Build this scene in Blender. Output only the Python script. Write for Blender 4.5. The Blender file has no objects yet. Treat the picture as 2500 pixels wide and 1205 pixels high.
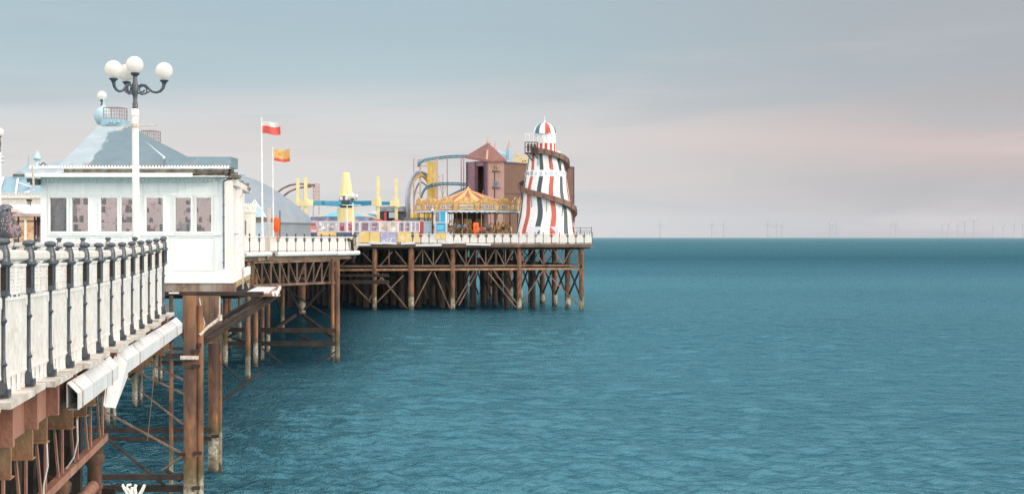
import bpy, math, random
import numpy as np
from mathutils import Vector, Matrix
random.seed(7)
R = math.radians
PI = math.pi
scene = bpy.context.scene
col = scene.collection

# ------------------------------------------------------------------ camera, exposure
CAMZ = 8.8
cd = bpy.data.cameras.new('camera')
cam = bpy.data.objects.new('camera', cd)
col.objects.link(cam)
cam.location = (0, 0, CAMZ)
cam.rotation_euler = (R(90), 0, 0)
cd.sensor_width = 36
cd.lens = 3400 / 2500 * 36
cd.shift_y = -24.5 / 2500
cd.clip_start = 0.5
cd.clip_end = 60000
scene.camera = cam
scene.view_settings.view_transform = 'Standard'
scene.view_settings.look = 'None'
scene.view_settings.exposure = 0.36
scene.view_settings.gamma = 1.0
scene.cycles.use_denoising = True
scene.cycles.denoiser = 'OPENIMAGEDENOISE'
scene.cycles.denoising_input_passes = 'RGB_ALBEDO_NORMAL'
scene.cycles.denoising_prefilter = 'NONE'
scene.cycles.use_adaptive_sampling = False
scene.cycles.max_bounces = 8
scene.cycles.volume_bounces = 1
scene.cycles.sample_clamp_indirect = 6
scene.cycles.sample_clamp_direct = 6

# ------------------------------------------------------------------ sun
SUN_AZ, SUN_EL = R(103), R(15)          # azimuth clockwise from +Y
sv = Vector((math.sin(SUN_AZ) * math.cos(SUN_EL), math.cos(SUN_AZ) * math.cos(SUN_EL), math.sin(SUN_EL)))
sd = bpy.data.lights.new('sun', 'SUN')
sd.energy = 1.5
sd.angle = R(1.0)
sd.color = (1.0, 0.85, 0.72)
so = bpy.data.objects.new('sun', sd)
so.rotation_euler = sv.to_track_quat('Z', 'Y').to_euler()
col.objects.link(so)

# ------------------------------------------------------------------ node helpers
class NT:
    def __init__(s, tree):
        s.t = tree; s.n = tree.nodes; s.l = tree.links
    def new(s, typ, **kw):
        n = s.n.new(typ)
        for k, v in kw.items():
            setattr(n, k, v)
        return n
    def put(s, sock, v):
        if isinstance(v, bpy.types.NodeSocket):
            s.l.new(v, sock)
        elif isinstance(v, (int, float)):
            sock.default_value = v
        else:
            v = tuple(v)
            if len(sock.default_value) == 4 and len(v) == 3:
                v = v + (1,)
            sock.default_value = v
    def math(s, op, a, b=0.0, c=None, clamp=False):
        n = s.new('ShaderNodeMath', operation=op, use_clamp=clamp)
        s.put(n.inputs[0], a); s.put(n.inputs[1], b)
        if c is not None: s.put(n.inputs[2], c)
        return n.outputs[0]
    def maprange(s, v, a, b, c=0.0, d=1.0, smooth=True):
        n = s.new('ShaderNodeMapRange')
        n.interpolation_type = 'SMOOTHSTEP' if smooth else 'LINEAR'
        s.put(n.inputs[0], v)
        for i, q in enumerate((a, b, c, d)): s.put(n.inputs[i + 1], q)
        return n.outputs[0]
    def mix(s, f, a, b):
        n = s.new('ShaderNodeMix', data_type='RGBA')
        s.put(n.inputs[0], f); s.put(n.inputs[6], a); s.put(n.inputs[7], b)
        return n.outputs[2]
    def mul(s, a, b):
        n = s.new('ShaderNodeMix', data_type='RGBA', blend_type='MULTIPLY')
        n.inputs[0].default_value = 1
        s.put(n.inputs[6], a); s.put(n.inputs[7], b)
        return n.outputs[2]
    def scalev(s, v, k):
        n = s.new('ShaderNodeVectorMath', operation='MULTIPLY')
        s.put(n.inputs[0], v); s.put(n.inputs[1], k)
        return n.outputs[0]
    def addv(s, v, k):
        n = s.new('ShaderNodeVectorMath', operation='ADD')
        s.put(n.inputs[0], v); s.put(n.inputs[1], k)
        return n.outputs[0]
    def noise(s, vec, scale, detail=4.0, rough=0.55, dist=0.0):
        n = s.new('ShaderNodeTexNoise')
        s.put(n.inputs['Vector'], vec)
        n.inputs['Scale'].default_value = scale
        n.inputs['Detail'].default_value = detail
        n.inputs['Roughness'].default_value = rough
        n.inputs['Distortion'].default_value = dist
        return n.outputs['Fac']
    def sep(s, v):
        n = s.new('ShaderNodeSeparateXYZ'); s.put(n.inputs[0], v)
        return n.outputs
    def comb(s, x, y, z):
        n = s.new('ShaderNodeCombineXYZ')
        for i, q in enumerate((x, y, z)): s.put(n.inputs[i], q)
        return n.outputs[0]
    def ramp(s, f, stops):
        n = s.new('ShaderNodeValToRGB')
        s.put(n.inputs[0], f)
        e = n.color_ramp.elements
        while len(e) < len(stops): e.new(0.5)
        for q, (p, c) in zip(e, stops):
            q.position = p; q.color = tuple(c) + (1,)
        return n.outputs[0]

# ------------------------------------------------------------------ world: hazy low cloud over a physical sky
w = bpy.data.worlds.new('World')
scene.world = w
w.use_nodes = True
nt = NT(w.node_tree)
for n in list(nt.n): nt.n.remove(n)
sky = nt.new('ShaderNodeTexSky')
sky.sky_type = 'NISHITA'
sky.sun_disc = False
sky.sun_elevation = SUN_EL
sky.sun_rotation = SUN_AZ
sky.air_density = 1.2; sky.dust_density = 2.0; sky.ozone_density = 1.5
g = nt.new('ShaderNodeTexCoord').outputs['Generated']
gx, gy, gz = nt.sep(g)
zz = nt.math('MAXIMUM', gz, 0.0)
warp = nt.noise(nt.scalev(g, (2.2, 2.2, 9.0)), 1.0, 3.0)
zw = nt.math('ADD', zz, nt.math('MULTIPLY', nt.math('SUBTRACT', warp, 0.5), 0.055))
left = nt.ramp(nt.math('MULTIPLY', zw, 5.0), [(0.0, (.70, .68, .68)), (.30, (.69, .67, .675)), (.44, (.62, .635, .655)),
                                       (.56, (.45, .545, .60)), (.70, (.385, .51, .575)), (1.0, (.37, .485, .55))])
right = nt.ramp(nt.math('MULTIPLY', zw, 5.0), [(0.0, (.35, .355, .395)), (.20, (.45, .42, .44)), (.34, (.60, .475, .47)), (.47, (.43, .41, .435)),
                                        (.62, (.38, .405, .445)), (1.0, (.385, .39, .43))])
fx = nt.maprange(gx, -0.10, 0.36)
base = nt.mix(fx, left, right)
b1 = nt.noise(nt.scalev(g, (3.5, 3.5, 34.0)), 1.0, 5.0, 0.55, 0.4)
b1m = nt.math('MULTIPLY', nt.maprange(b1, 0.48, 0.70), nt.maprange(gz, 0.165, 0.09))
base = nt.mix(nt.math('MULTIPLY', b1m, 0.50), base, (.66, .59, .59))
b2 = nt.noise(nt.scalev(nt.addv(g, (3.1, 1.7, 0.4)), (2.6, 2.6, 26.0)), 1.0, 5.0, 0.55, 0.5)
b2m = nt.maprange(b2, 0.50, 0.70)
base = nt.mix(nt.math('MULTIPLY', b2m, 0.40), base, (.38, .44, .49))
up = nt.maprange(nt.math('SUBTRACT', gz, nt.math('MULTIPLY', gy, 0.62)), 0.12, 0.85)
midf = nt.math('ADD', 1.0, nt.math('MULTIPLY', nt.maprange(gz, 0.17, 0.42), 0.85))
base = nt.scalev(base, nt.comb(midf, midf, midf))
upcol = nt.mix(nt.noise(nt.scalev(g, (2, 2, 4)), 1.5, 4.0), (2.1, 2.1, 2.1), (2.5, 2.45, 2.4))
base = nt.mix(up, base, upcol)  # unseen upper sky raised in brightness as added fill
back = nt.maprange(gy, 0.25, -0.55)
base = nt.mix(nt.math('MULTIPLY', back, nt.maprange(gz, -0.02, 0.10)), base, (2.45, 2.32, 2.22))  # sky behind the camera brightened, added to light fronts facing it
bgc = nt.new('ShaderNodeBackground'); nt.put(bgc.inputs[0], base); bgc.inputs[1].default_value = 0.86
bgs = nt.new('ShaderNodeBackground'); nt.put(bgs.inputs[0], sky.outputs[0]); bgs.inputs[1].default_value = 0.10
ms = nt.new('ShaderNodeMixShader'); ms.inputs[0].default_value = 0.88
nt.l.new(bgs.outputs[0], ms.inputs[1]); nt.l.new(bgc.outputs[0], ms.inputs[2])
wo = nt.new('ShaderNodeOutputWorld'); nt.l.new(ms.outputs[0], wo.inputs[0])

# ------------------------------------------------------------------ materials
def mat(name, c1, c2=None, scale=4.0, rough=.6, metal=0.0, bump=0.0, bscale=30.0, stain=None, sscale=2.0, sth=(.55, .75),
        stretch=(1, 1, 1), spec=.35, dirt=None, world=False, samt=1.0, coat=0.0):
    m = bpy.data.materials.new(name)
    m.use_nodes = True
    t = NT(m.node_tree)
    p = t.n['Principled BSDF']
    p.inputs['Roughness'].default_value = rough
    p.inputs['Metallic'].default_value = metal
    p.inputs['Specular IOR Level'].default_value = spec
    if coat: p.inputs['Coat Weight'].default_value = coat
    if world:
        v = t.new('ShaderNodeNewGeometry').outputs['Position']
    else:
        oi = t.new('ShaderNodeObjectInfo').outputs['Random']
        v = t.addv(t.new('ShaderNodeTexCoord').outputs['Object'], t.comb(t.math('MULTIPLY', oi, 53.0), t.math('MULTIPLY', oi, 31.0), t.math('MULTIPLY', oi, 17.0)))
    vs = t.scalev(v, stretch)
    c2 = c2 or tuple(x * .82 for x in c1)
    f = t.maprange(t.noise(vs, scale, 6.0, 0.6), 0.35, 0.65)
    c = t.mix(f, c1, c2)
    if stain:
        f2 = t.maprange(t.noise(t.addv(vs, (9.3, 2.2, 5.1)), sscale, 6.0, 0.62), sth[0], sth[1])
        if samt != 1.0: f2 = t.math('MULTIPLY', f2, samt)
        c = t.mix(f2, c, stain)
    t.put(p.inputs['Base Color'], c)
    if bump:
        b = t.new('ShaderNodeBump'); b.inputs['Strength'].default_value = bump; b.inputs['Distance'].default_value = 0.02
        t.put(b.inputs['Height'], t.noise(v, bscale, 4.0))
        t.l.new(b.outputs[0], p.inputs['Normal'])
    return m

M = {}
M['white'] = mat('white_paint', (.72, .70, .67), (.62, .60, .57), 3, .55, stain=(.34, .26, .20), sscale=5, sth=(.62, .80), samt=.5, bump=.2)
M['cool_white'] = mat('pale_blue_white_paint', (.82, .81, .79), (.76, .755, .74), 2.2, .5, stain=(.50, .47, .42), sscale=1.5, sth=(.52, .76), stretch=(3, 3, .45), samt=.5, bump=.12, bscale=60)
M['warm_white'] = mat('cream_white_paint', (.70, .65, .60), (.62, .57, .52), 5, .6, stain=(.42, .27, .17), sscale=6, sth=(.64, .85), samt=.6, bump=.3)
M['trunk'] = mat('white_metal_cover', (.67, .66, .655), (.58, .57, .56), 2.5, .45, stain=(.40, .33, .27), sscale=3, sth=(.54, .75), samt=.6, bump=.25, bscale=9)
M['inside'] = mat('dark_inside', (.03, .025, .022), None, 3, .8)
M['iron'] = mat('dark_slate_iron', (.034, .048, .063), (.050, .058, .070), 14, .36, .0, spec=.7, stain=(.10, .060, .045), sscale=10, sth=(.58, .72), samt=.6, bump=.25, bscale=50)
M['recess'] = mat('brown_black_iron', (.032, .022, .020), (.05, .032, .026), 16, .6)
def opal_mat():
    m = bpy.data.materials.new('opal_glass'); m.use_nodes = True; t = NT(m.node_tree); p = t.n['Principled BSDF']
    p.inputs['Base Color'].default_value = (.84, .80, .77, 1); p.inputs['Roughness'].default_value = .3
    tl = t.new('ShaderNodeBsdfTranslucent'); tl.inputs[0].default_value = (.90, .86, .82, 1)
    mx = t.new('ShaderNodeMixShader'); mx.inputs[0].default_value = .5
    t.l.new(p.outputs[0], mx.inputs[1]); t.l.new(tl.outputs[0], mx.inputs[2]); t.l.new(mx.outputs[0], t.n['Material Output'].inputs[0])
    return m
M['globe'] = opal_mat()
M['tan'] = mat('weathered_timber', (.42, .34, .26), (.30, .23, .17), 4, .8, stretch=(1, 1, 1), stain=(.14, .10, .08), sscale=3, bump=.4)
M['coping'] = mat('peeling_white_board', (.62, .58, .53), (.44, .39, .33), 6, .75, stain=(.26, .18, .13), sscale=4, sth=(.5, .7), samt=.8, bump=.4)

def rust_mat(name, lit, dark, orange, scale=2.0, pale=False):
    m = bpy.data.materials.new(name); m.use_nodes = True
    t = NT(m.node_tree); p = t.n['Principled BSDF']
    p.inputs['Roughness'].default_value = .78
    p.inputs['Specular IOR Level'].default_value = .25
    pos = t.new('ShaderNodeNewGeometry').outputs['Position']
    f = t.maprange(t.noise(t.scalev(pos, (1, 1, .35)), scale, 7.0, .65), .38, .62)
    c = t.mix(f, lit, dark)
    f2 = t.maprange(t.noise(t.scalev(t.addv(pos, (7, 3, 1)), (1, 1, .22)), scale * 1.7, 6.0, .6), .56, .70)
    c = t.mix(t.math('MULTIPLY', f2, .8), c, orange)
    if pale:
        z = t.sep(pos)[2]
        wob = t.math('MULTIPLY', t.math('SUBTRACT', t.noise(t.scalev(pos, (1, 1, .4)), 2.2, 5.0), .5), 1.6)
        zz = t.math('ADD', z, wob)
        green = t.maprange(zz, 2.3, 1.7)
        c = t.mix(t.math('MULTIPLY', green, .75), c, (.085, .075, .030))
        chalk = t.math('MULTIPLY', t.maprange(zz, 1.7, 1.1), t.math('ADD', .30, t.math('MULTIPLY', t.maprange(t.noise(pos, 1.1, 4.0), .42, .60), .6)))
        pc = t.mix(t.maprange(t.noise(pos, 9.0, 5.0), .4, .65), (.47, .42, .35), (.20, .15, .10))
        c = t.mix(chalk, c, pc)
        wet = t.maprange(zz, .45, .15)
        c = t.mix(t.math('MULTIPLY', wet, .85), c, (.035, .030, .022))
    t.put(p.inputs['Base Color'], c)
    b = t.new('ShaderNodeBump'); b.inputs['Strength'].default_value = .5; b.inputs['Distance'].default_value = .02
    t.put(b.inputs['Height'], t.noise(pos, 22.0, 5.0)); t.l.new(b.outputs[0], p.inputs['Normal'])
    return m
M['rust'] = rust_mat('rusted_steel', (.20, .105, .070), (.085, .048, .036), (.34, .15, .055))
M['rust_bright'] = rust_mat('orange_streaked_steel', (.40, .22, .12), (.24, .13, .08), (.58, .28, .10), 2.6)
M['oxide'] = rust_mat('red_oxide_steel', (.34, .165, .115), (.23, .115, .085), (.42, .23, .14), 3.0)
M['pile'] = rust_mat('rusted_pile', (.24, .115, .062), (.09, .050, .036), (.40, .17, .055), 1.6, True)
M['pile_dark'] = rust_mat('shaded_brown_pile', (.050, .032, .025), (.028, .020, .017), (.085, .045, .026), 1.6, False)  # inner pile rust darkened: under-deck shade put into the colour
M['dark_steel'] = rust_mat('dark_brown_steel', (.045, .031, .025), (.024, .018, .016), (.080, .045, .030), 1.5)
M['truss'] = rust_mat('brown_truss_steel', (.22, .14, .10), (.12, .075, .055), (.28, .16, .09), 1.2)
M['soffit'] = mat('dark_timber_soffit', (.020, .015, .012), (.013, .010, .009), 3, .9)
M['deck'] = mat('deck_boards', (.30, .24, .19), (.22, .18, .14), 3, .8, bump=.3)

# ------------------------------------------------------------------ mesh builder
class MB:
    def __init__(s):
        s.v = []; s.f = []; s.m = []; s.cur = 0
    def add(s, vs, fs):
        o = len(s.v)
        s.v.extend([tuple(q) for q in vs])
        for f in fs:
            s.f.append(tuple(o + i for i in f)); s.m.append(s.cur)
        return s
    def box(s, c, size, rz=0.0):
        hx, hy, hz = size[0] / 2, size[1] / 2, size[2] / 2
        ca, sa = math.cos(rz), math.sin(rz)
        vs = []
        for dz in (-hz, hz):
            for dx, dy in ((-hx, -hy), (hx, -hy), (hx, hy), (-hx, hy)):
                vs.append((c[0] + dx * ca - dy * sa, c[1] + dx * sa + dy * ca, c[2] + dz))
        return s.add(vs, [(3, 2, 1, 0), (4, 5, 6, 7), (0, 1, 5, 4), (1, 2, 6, 5), (2, 3, 7, 6), (3, 0, 4, 7)])
    def box2(s, a, b):
        return s.box([(a[i] + b[i]) / 2 for i in range(3)], [abs(b[i] - a[i]) for i in range(3)])
    def frame(s, p, q):
        p, q = Vector(p), Vector(q)
        d = (q - p).normalized()
        up = Vector((0, 0, 1)) if abs(d.z) < .95 else Vector((0, 1, 0))
        x = d.cross(up).normalized(); y = x.cross(d).normalized()
        return p, q, x, y
    def bar(s, p, q, w, h=None):
        h = h or w
        p, q, x, y = s.frame(p, q)
        vs = []
        for c in (p, q):
            for a, b in ((-1, -1), (1, -1), (1, 1), (-1, 1)):
                vs.append(c + x * (a * w / 2) + y * (b * h / 2))
        return s.add(vs, [(0, 1, 2, 3), (7, 6, 5, 4), (0, 4, 5, 1), (1, 5, 6, 2), (2, 6, 7, 3), (3, 7, 4, 0)])
    def tube(s, pts, r, n=8, cap=True):
        pts = [Vector(p) for p in pts]
        rs = r if isinstance(r, (list, tuple)) else [r] * len(pts)
        vs = []; px = None
        for i, p in enumerate(pts):
            d = (pts[min(i + 1, len(pts) - 1)] - pts[max(i - 1, 0)]).normalized()
            if px is None:
                up = Vector((0, 0, 1)) if abs(d.z) < .95 else Vector((0, 1, 0))
                x = d.cross(up).normalized()
            else:
                x = (px - d * px.dot(d)).normalized()
            y = d.cross(x).normalized(); px = x
            for k in range(n):
                a = 2 * PI * k / n
                vs.append(p + (x * math.cos(a) + y * math.sin(a)) * rs[i])
        fs = []
        for i in range(len(pts) - 1):
            for k in range(n):
                k2 = (k + 1) % n
                fs.append((i * n + k, i * n + k2, (i + 1) * n + k2, (i + 1) * n + k))
        if cap:
            fs.append(tuple(range(n - 1, -1, -1)))
            o = (len(pts) - 1) * n
            fs.append(tuple(o + k for k in range(n)))
        return s.add(vs, fs)
    def lathe(s, prof, c=(0, 0, 0), n=16, sx=1.0, sy=1.0, rot=0.0, a0=0.0, a1=2 * PI):
        full = abs(a1 - a0 - 2 * PI) < 1e-6
        m = n if full else n + 1
        vs = []
        for r, z in prof:
            for k in range(m):
                a = a0 + (a1 - a0) * k / n + rot
                vs.append((c[0] + r * math.cos(a) * sx, c[1] + r * math.sin(a) * sy, c[2] + z))
        fs = []
        for i in range(len(prof) - 1):
            for k in range(n):
                k2 = (k + 1) % m
                fs.append((i * m + k, i * m + k2, (i + 1) * m + k2, (i + 1) * m + k))
        if full:
            if prof[0][0] > 1e-4: fs.append(tuple(range(m - 1, -1, -1)))
            if prof[-1][0] > 1e-4:
                o = (len(prof) - 1) * m
                fs.append(tuple(o + k for k in range(m)))
        return s.add(vs, fs)
    def ball(s, c, r, nu=16, nv=10, sc=(1, 1, 1)):
        prof = [(max(1e-5, r * math.sin(PI * i / nv)), -r * math.cos(PI * i / nv)) for i in range(nv + 1)]
        vs = []
        for rr, z in prof:
            for k in range(nu):
                a = 2 * PI * k / nu
                vs.append((c[0] + rr * math.cos(a) * sc[0], c[1] + rr * math.sin(a) * sc[1], c[2] + z * sc[2]))
        fs = []
        for i in range(nv):
            for k in range(nu):
                k2 = (k + 1) % nu
                fs.append((i * nu + k, i * nu + k2, (i + 1) * nu + k2, (i + 1) * nu + k))
        return s.add(vs, fs)
    def loft(s, rings, cap=True):
        n = len(rings[0]); vs = [p for r in rings for p in r]; fs = []
        for i in range(len(rings) - 1):
            for k in range(n):
                k2 = (k + 1) % n
                fs.append((i * n + k, i * n + k2, (i + 1) * n + k2, (i + 1) * n + k))
        if cap:
            fs.append(tuple(range(n - 1, -1, -1))); o = (len(rings) - 1) * n
            fs.append(tuple(o + k for k in range(n)))
        return s.add(vs, fs)
    def prism(s, poly, dv):
        """poly: list of 3-D points, extruded by the vector dv"""
        n = len(poly); dv = Vector(dv)
        a = [Vector(p) for p in poly]; b = [p + dv for p in a]
        fs = [tuple(range(n - 1, -1, -1)), tuple(range(n, 2 * n))]
        for k in range(n):
            k2 = (k + 1) % n
            fs.append((k, k2, n + k2, n + k))
        return s.add(a + b, fs)
    def slab(s, poly, z0, z1):
        return s.prism([(x, y, z0) for x, y in poly], (0, 0, z1 - z0))
    def build(s, name, mats, parent=None, smooth=False, local=False, loc=None):
        me = bpy.data.meshes.new(name)
        o = bpy.data.objects.new(name, me)
        org = Vector((0, 0, 0))
        if parent is not None:
            org = origin(parent)
        off = Vector((0, 0, 0)) if local else org
        if loc is not None and parent is None:
            off = Vector(loc) if not local else off
            o.location = loc
        me.from_pydata([(p[0] - off.x, p[1] - off.y, p[2] - off.z) for p in s.v], [], s.f)
        ml = mats if isinstance(mats, (list, tuple)) else [mats]
        for q in ml: me.materials.append(q)
        if len(ml) > 1: me.polygons.foreach_set('material_index', s.m)
        me.update()
        if smooth:
            me.polygons.foreach_set('use_smooth', [True] * len(me.polygons))
            me.set_sharp_from_angle(angle=R(42))
        col.objects.link(o)
        if parent is not None: o.parent = parent
        return o

def origin(o):
    v = Vector((0, 0, 0))
    while o is not None:
        v += o.location; o = o.parent
    return v
def tag(o, label=None, cat=None, group=None, kind=None):
    if label: o['label'] = label
    if cat: o['category'] = cat
    if group: o['group'] = group
    if kind: o['kind'] = kind
    return o
def thing(name, label, cat, loc=(0, 0, 0), group=None):
    o = bpy.data.objects.new(name, None)
    o.empty_display_size = .2
    col.objects.link(o); o.location = loc
    return tag(o, label, cat, group)
def part_copy(o, parent, loc, rz=0.0, sx=1.0, **lab):
    c = o.copy(); col.objects.link(c); c.parent = parent
    c.location = Vector(loc) - origin(parent)
    c.rotation_euler = (0, 0, rz); c.scale = (sx, 1, 1)
    return c
def copy_tree(o, parent=None):
    c = o.copy(); col.objects.link(c)
    if parent is not None: c.parent = parent
    for ch in list(o.children): copy_tree(ch, c)
    return c
def P(px, py, d):
    """a measured direction and a distance give the point in the place"""
    return Vector(((px - 1250) * d / 3400, d, CAMZ + (578 - py) * d / 3400))
def PX(px, d): return (px - 1250) * d / 3400
def PZ(py, d): return CAMZ + (578 - py) * d / 3400
def lerp(a, b, t): return a + (b - a) * t

# ------------------------------------------------------------------ sea
def make_sea():
    rs = [2.0, 8.0, 16.0, 24.0]
    r = 30.0
    while r < 700:
        rs.append(r); r *= 1.0036
    while r < 16500:
        rs.append(r); r *= 1.045
    rs.append(16500.0)
    fine = np.arange(-.47, .4701, .0019)
    coarse = np.linspace(.47, 2 * PI - .47, 44)[1:-1]
    ang = np.concatenate([fine, coarse])
    rs = np.array(rs)
    nr, na = len(rs), len(ang)
    RR, AA = np.meshgrid(rs, ang, indexing='ij')
    X = RR * np.sin(AA); Y = RR * np.cos(AA)
    dr = np.gradient(rs)[:, None]
    Z = np.zeros_like(X)
    rng = np.random.default_rng(5)
    K = 90
    lam = np.exp(rng.uniform(np.log(.5), np.log(9.0), K))
    th = R(252) + rng.normal(0, .50, K)
    ph = rng.uniform(0, 2 * PI, K)
    for l, t, p in zip(lam, th, ph):
        k = 2 * PI / l
        amp = .0112 * l ** .45 * (1.0 if l < 2.2 else .34)
        att = np.clip((l / dr - 2.2) / 2.5, 0, 1)
        if att.max() <= 0: continue
        q = k * (X * math.cos(t) + Y * math.sin(t)) + p
        Z += att * amp * (np.sin(q) + .25 * np.sin(2 * q + .6))
    gust = .75 + .5 * (np.sin(X * .05 + Y * .021 + 1.0) * np.sin(Y * .037 - X * .013))
    Z *= gust
    Z[:, len(fine):] *= 0; Z[:, 0] = 0; Z[:, len(fine) - 1] = 0
    co = np.stack([X, Y, Z], -1).reshape(-1, 3)
    i = np.arange(nr - 1)[:, None] * na; j = np.arange(na)[None, :]; j2 = (j + 1) % na
    quads = np.stack([i + j, i + na + j, i + na + j2, i + j2], -1).reshape(-1, 4)
    # close the middle
    me = bpy.data.meshes.new('sea')
    nf = len(quads)
    me.vertices.add(len(co)); me.vertices.foreach_set('co', co.ravel())
    me.loops.add(nf * 4); me.loops.foreach_set('vertex_index', quads[:, ::-1].ravel().astype(np.int32))
    me.polygons.add(nf); me.polygons.foreach_set('loop_start', np.arange(nf) * 4)
    me.polygons.foreach_set('use_smooth', np.ones(nf, dtype=bool))
    me.update(calc_edges=True); me.validate()
    o = bpy.data.objects.new('sea', me); col.objects.link(o)
    m = bpy.data.materials.new('sea_water'); m.use_nodes = True
    t = NT(m.node_tree); p = t.n['Principled BSDF']
    pos = t.new('ShaderNodeNewGeometry').outputs['Position']
    big = t.noise(t.scalev(pos, (.006, .016, 0)), 1.0, 4.0)
    c = t.mix(t.maprange(big, .35, .65), (.003, .032, .058), (.006, .044, .076))
    py = t.sep(pos)[1]
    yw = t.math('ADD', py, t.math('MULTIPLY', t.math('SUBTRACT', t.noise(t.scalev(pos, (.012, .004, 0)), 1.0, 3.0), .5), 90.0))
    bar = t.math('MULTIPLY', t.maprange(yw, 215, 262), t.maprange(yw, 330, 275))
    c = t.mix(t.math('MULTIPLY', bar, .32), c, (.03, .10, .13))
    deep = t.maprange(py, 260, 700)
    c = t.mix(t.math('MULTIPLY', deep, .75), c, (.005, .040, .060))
    n1 = t.noise(t.scalev(pos, (.75, 1.5, 0)), 3.6, 5.0, .65, .3)
    n2 = t.noise(t.scalev(pos, (.10, .22, 0)), 1.4, 4.0, .6)
    h = t.math('ADD', t.math('MULTIPLY', n1, .16), t.math('MULTIPLY', n2, .55))
    b = t.new('ShaderNodeBump'); b.inputs['Strength'].default_value = 1.0; b.inputs['Distance'].default_value = 1.3
    t.put(b.inputs['Height'], h)
    nrm = b.outputs[0]
    df = t.new('ShaderNodeBsdfDiffuse'); t.put(df.inputs['Color'], c); t.l.new(nrm, df.inputs['Normal'])
    gl = t.new('ShaderNodeBsdfGlossy'); gl.inputs['Color'].default_value = (.43, .92, 1.0, 1)
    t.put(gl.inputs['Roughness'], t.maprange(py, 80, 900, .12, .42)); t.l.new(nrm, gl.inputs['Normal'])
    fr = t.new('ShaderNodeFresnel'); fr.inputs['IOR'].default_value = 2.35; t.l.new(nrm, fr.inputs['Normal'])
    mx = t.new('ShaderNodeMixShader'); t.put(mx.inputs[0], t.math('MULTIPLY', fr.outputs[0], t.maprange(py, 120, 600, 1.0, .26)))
    t.l.new(df.outputs[0], mx.inputs[1]); t.l.new(gl.outputs[0], mx.inputs[2])
    t.l.new(mx.outputs[0], t.n['Material Output'].inputs[0]); t.n.remove(p)
    me.materials.append(m)
    tag(o, kind='structure')
    tag(o, 'teal sea with fine wind ripples reaching the horizon')
    return o
make_sea()
# ------------------------------------------------------------------ near stretch of the pier
AX = Vector((-.1432, .9897, 0))           # along the pier, seaward
NX = Vector((.9897, .1432, 0))            # square to it, out over the water
L0 = 2.404
def edge(y, lat=L0):                       # a point of the pier's edge line at distance y, lat metres left of the camera's line
    return Vector((-.1447 * y - lat, y, 0))
DECK = CAMZ - 1.255

def rail_post_parts(mats=True):
    m = MB()
    prof = [(.044, 0), (.046, .02), (.041, .05), (.029, .12), (.022, .215), (.022, .235), (.034, .245), (.036, .258), (.024, .27), (.019, .29), (.018, .55),
            (.020, .575), (.033, .588), (.035, .600), (.020, .615), (.0185, .63), (.017, .77), (.024, .785), (.056, .792), (.060, .800), (.050, .815), (.040, .835), (.034, .86)]
    m.lathe([(r * .86, z) for r, z in prof], n=14)
    m.box((0, 0, .03), (.105, .10, .06))
    m.box((-.075, 0, .075), (.07, .06, .09))
    for sx in (-1, 1):
        for sy in (-.038, .060):
            m.tube([(sx * .038, sy * .86, .82), (sx * .038, sy * .86, 1.03)], .0095, 8)
    m.lathe([(.078, .79), (.075, .815), (.060, .835)], (0, .012, 0), n=4, rot=PI / 4)
    m.lathe([(.058, 1.02), (.077, 1.034), (.077, 1.046), (.060, 1.056)], (0, .012, 0), n=4, rot=PI / 4)
    m.lathe([(.052, 1.015), (.066, 1.03), (.076, 1.035), (.076, 1.048), (.058, 1.055), (.050, 1.075), (.052, 1.10), (.049, 1.13), (.040, 1.165), (.031, 1.185), (.030, 1.195)], n=16)
    m.lathe([(.030, 1.19), (.047, 1.198), (.054, 1.210), (.053, 1.222), (.044, 1.234), (.026, 1.242), (.004, 1.245)], n=18)
    return m
POST = None
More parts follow.
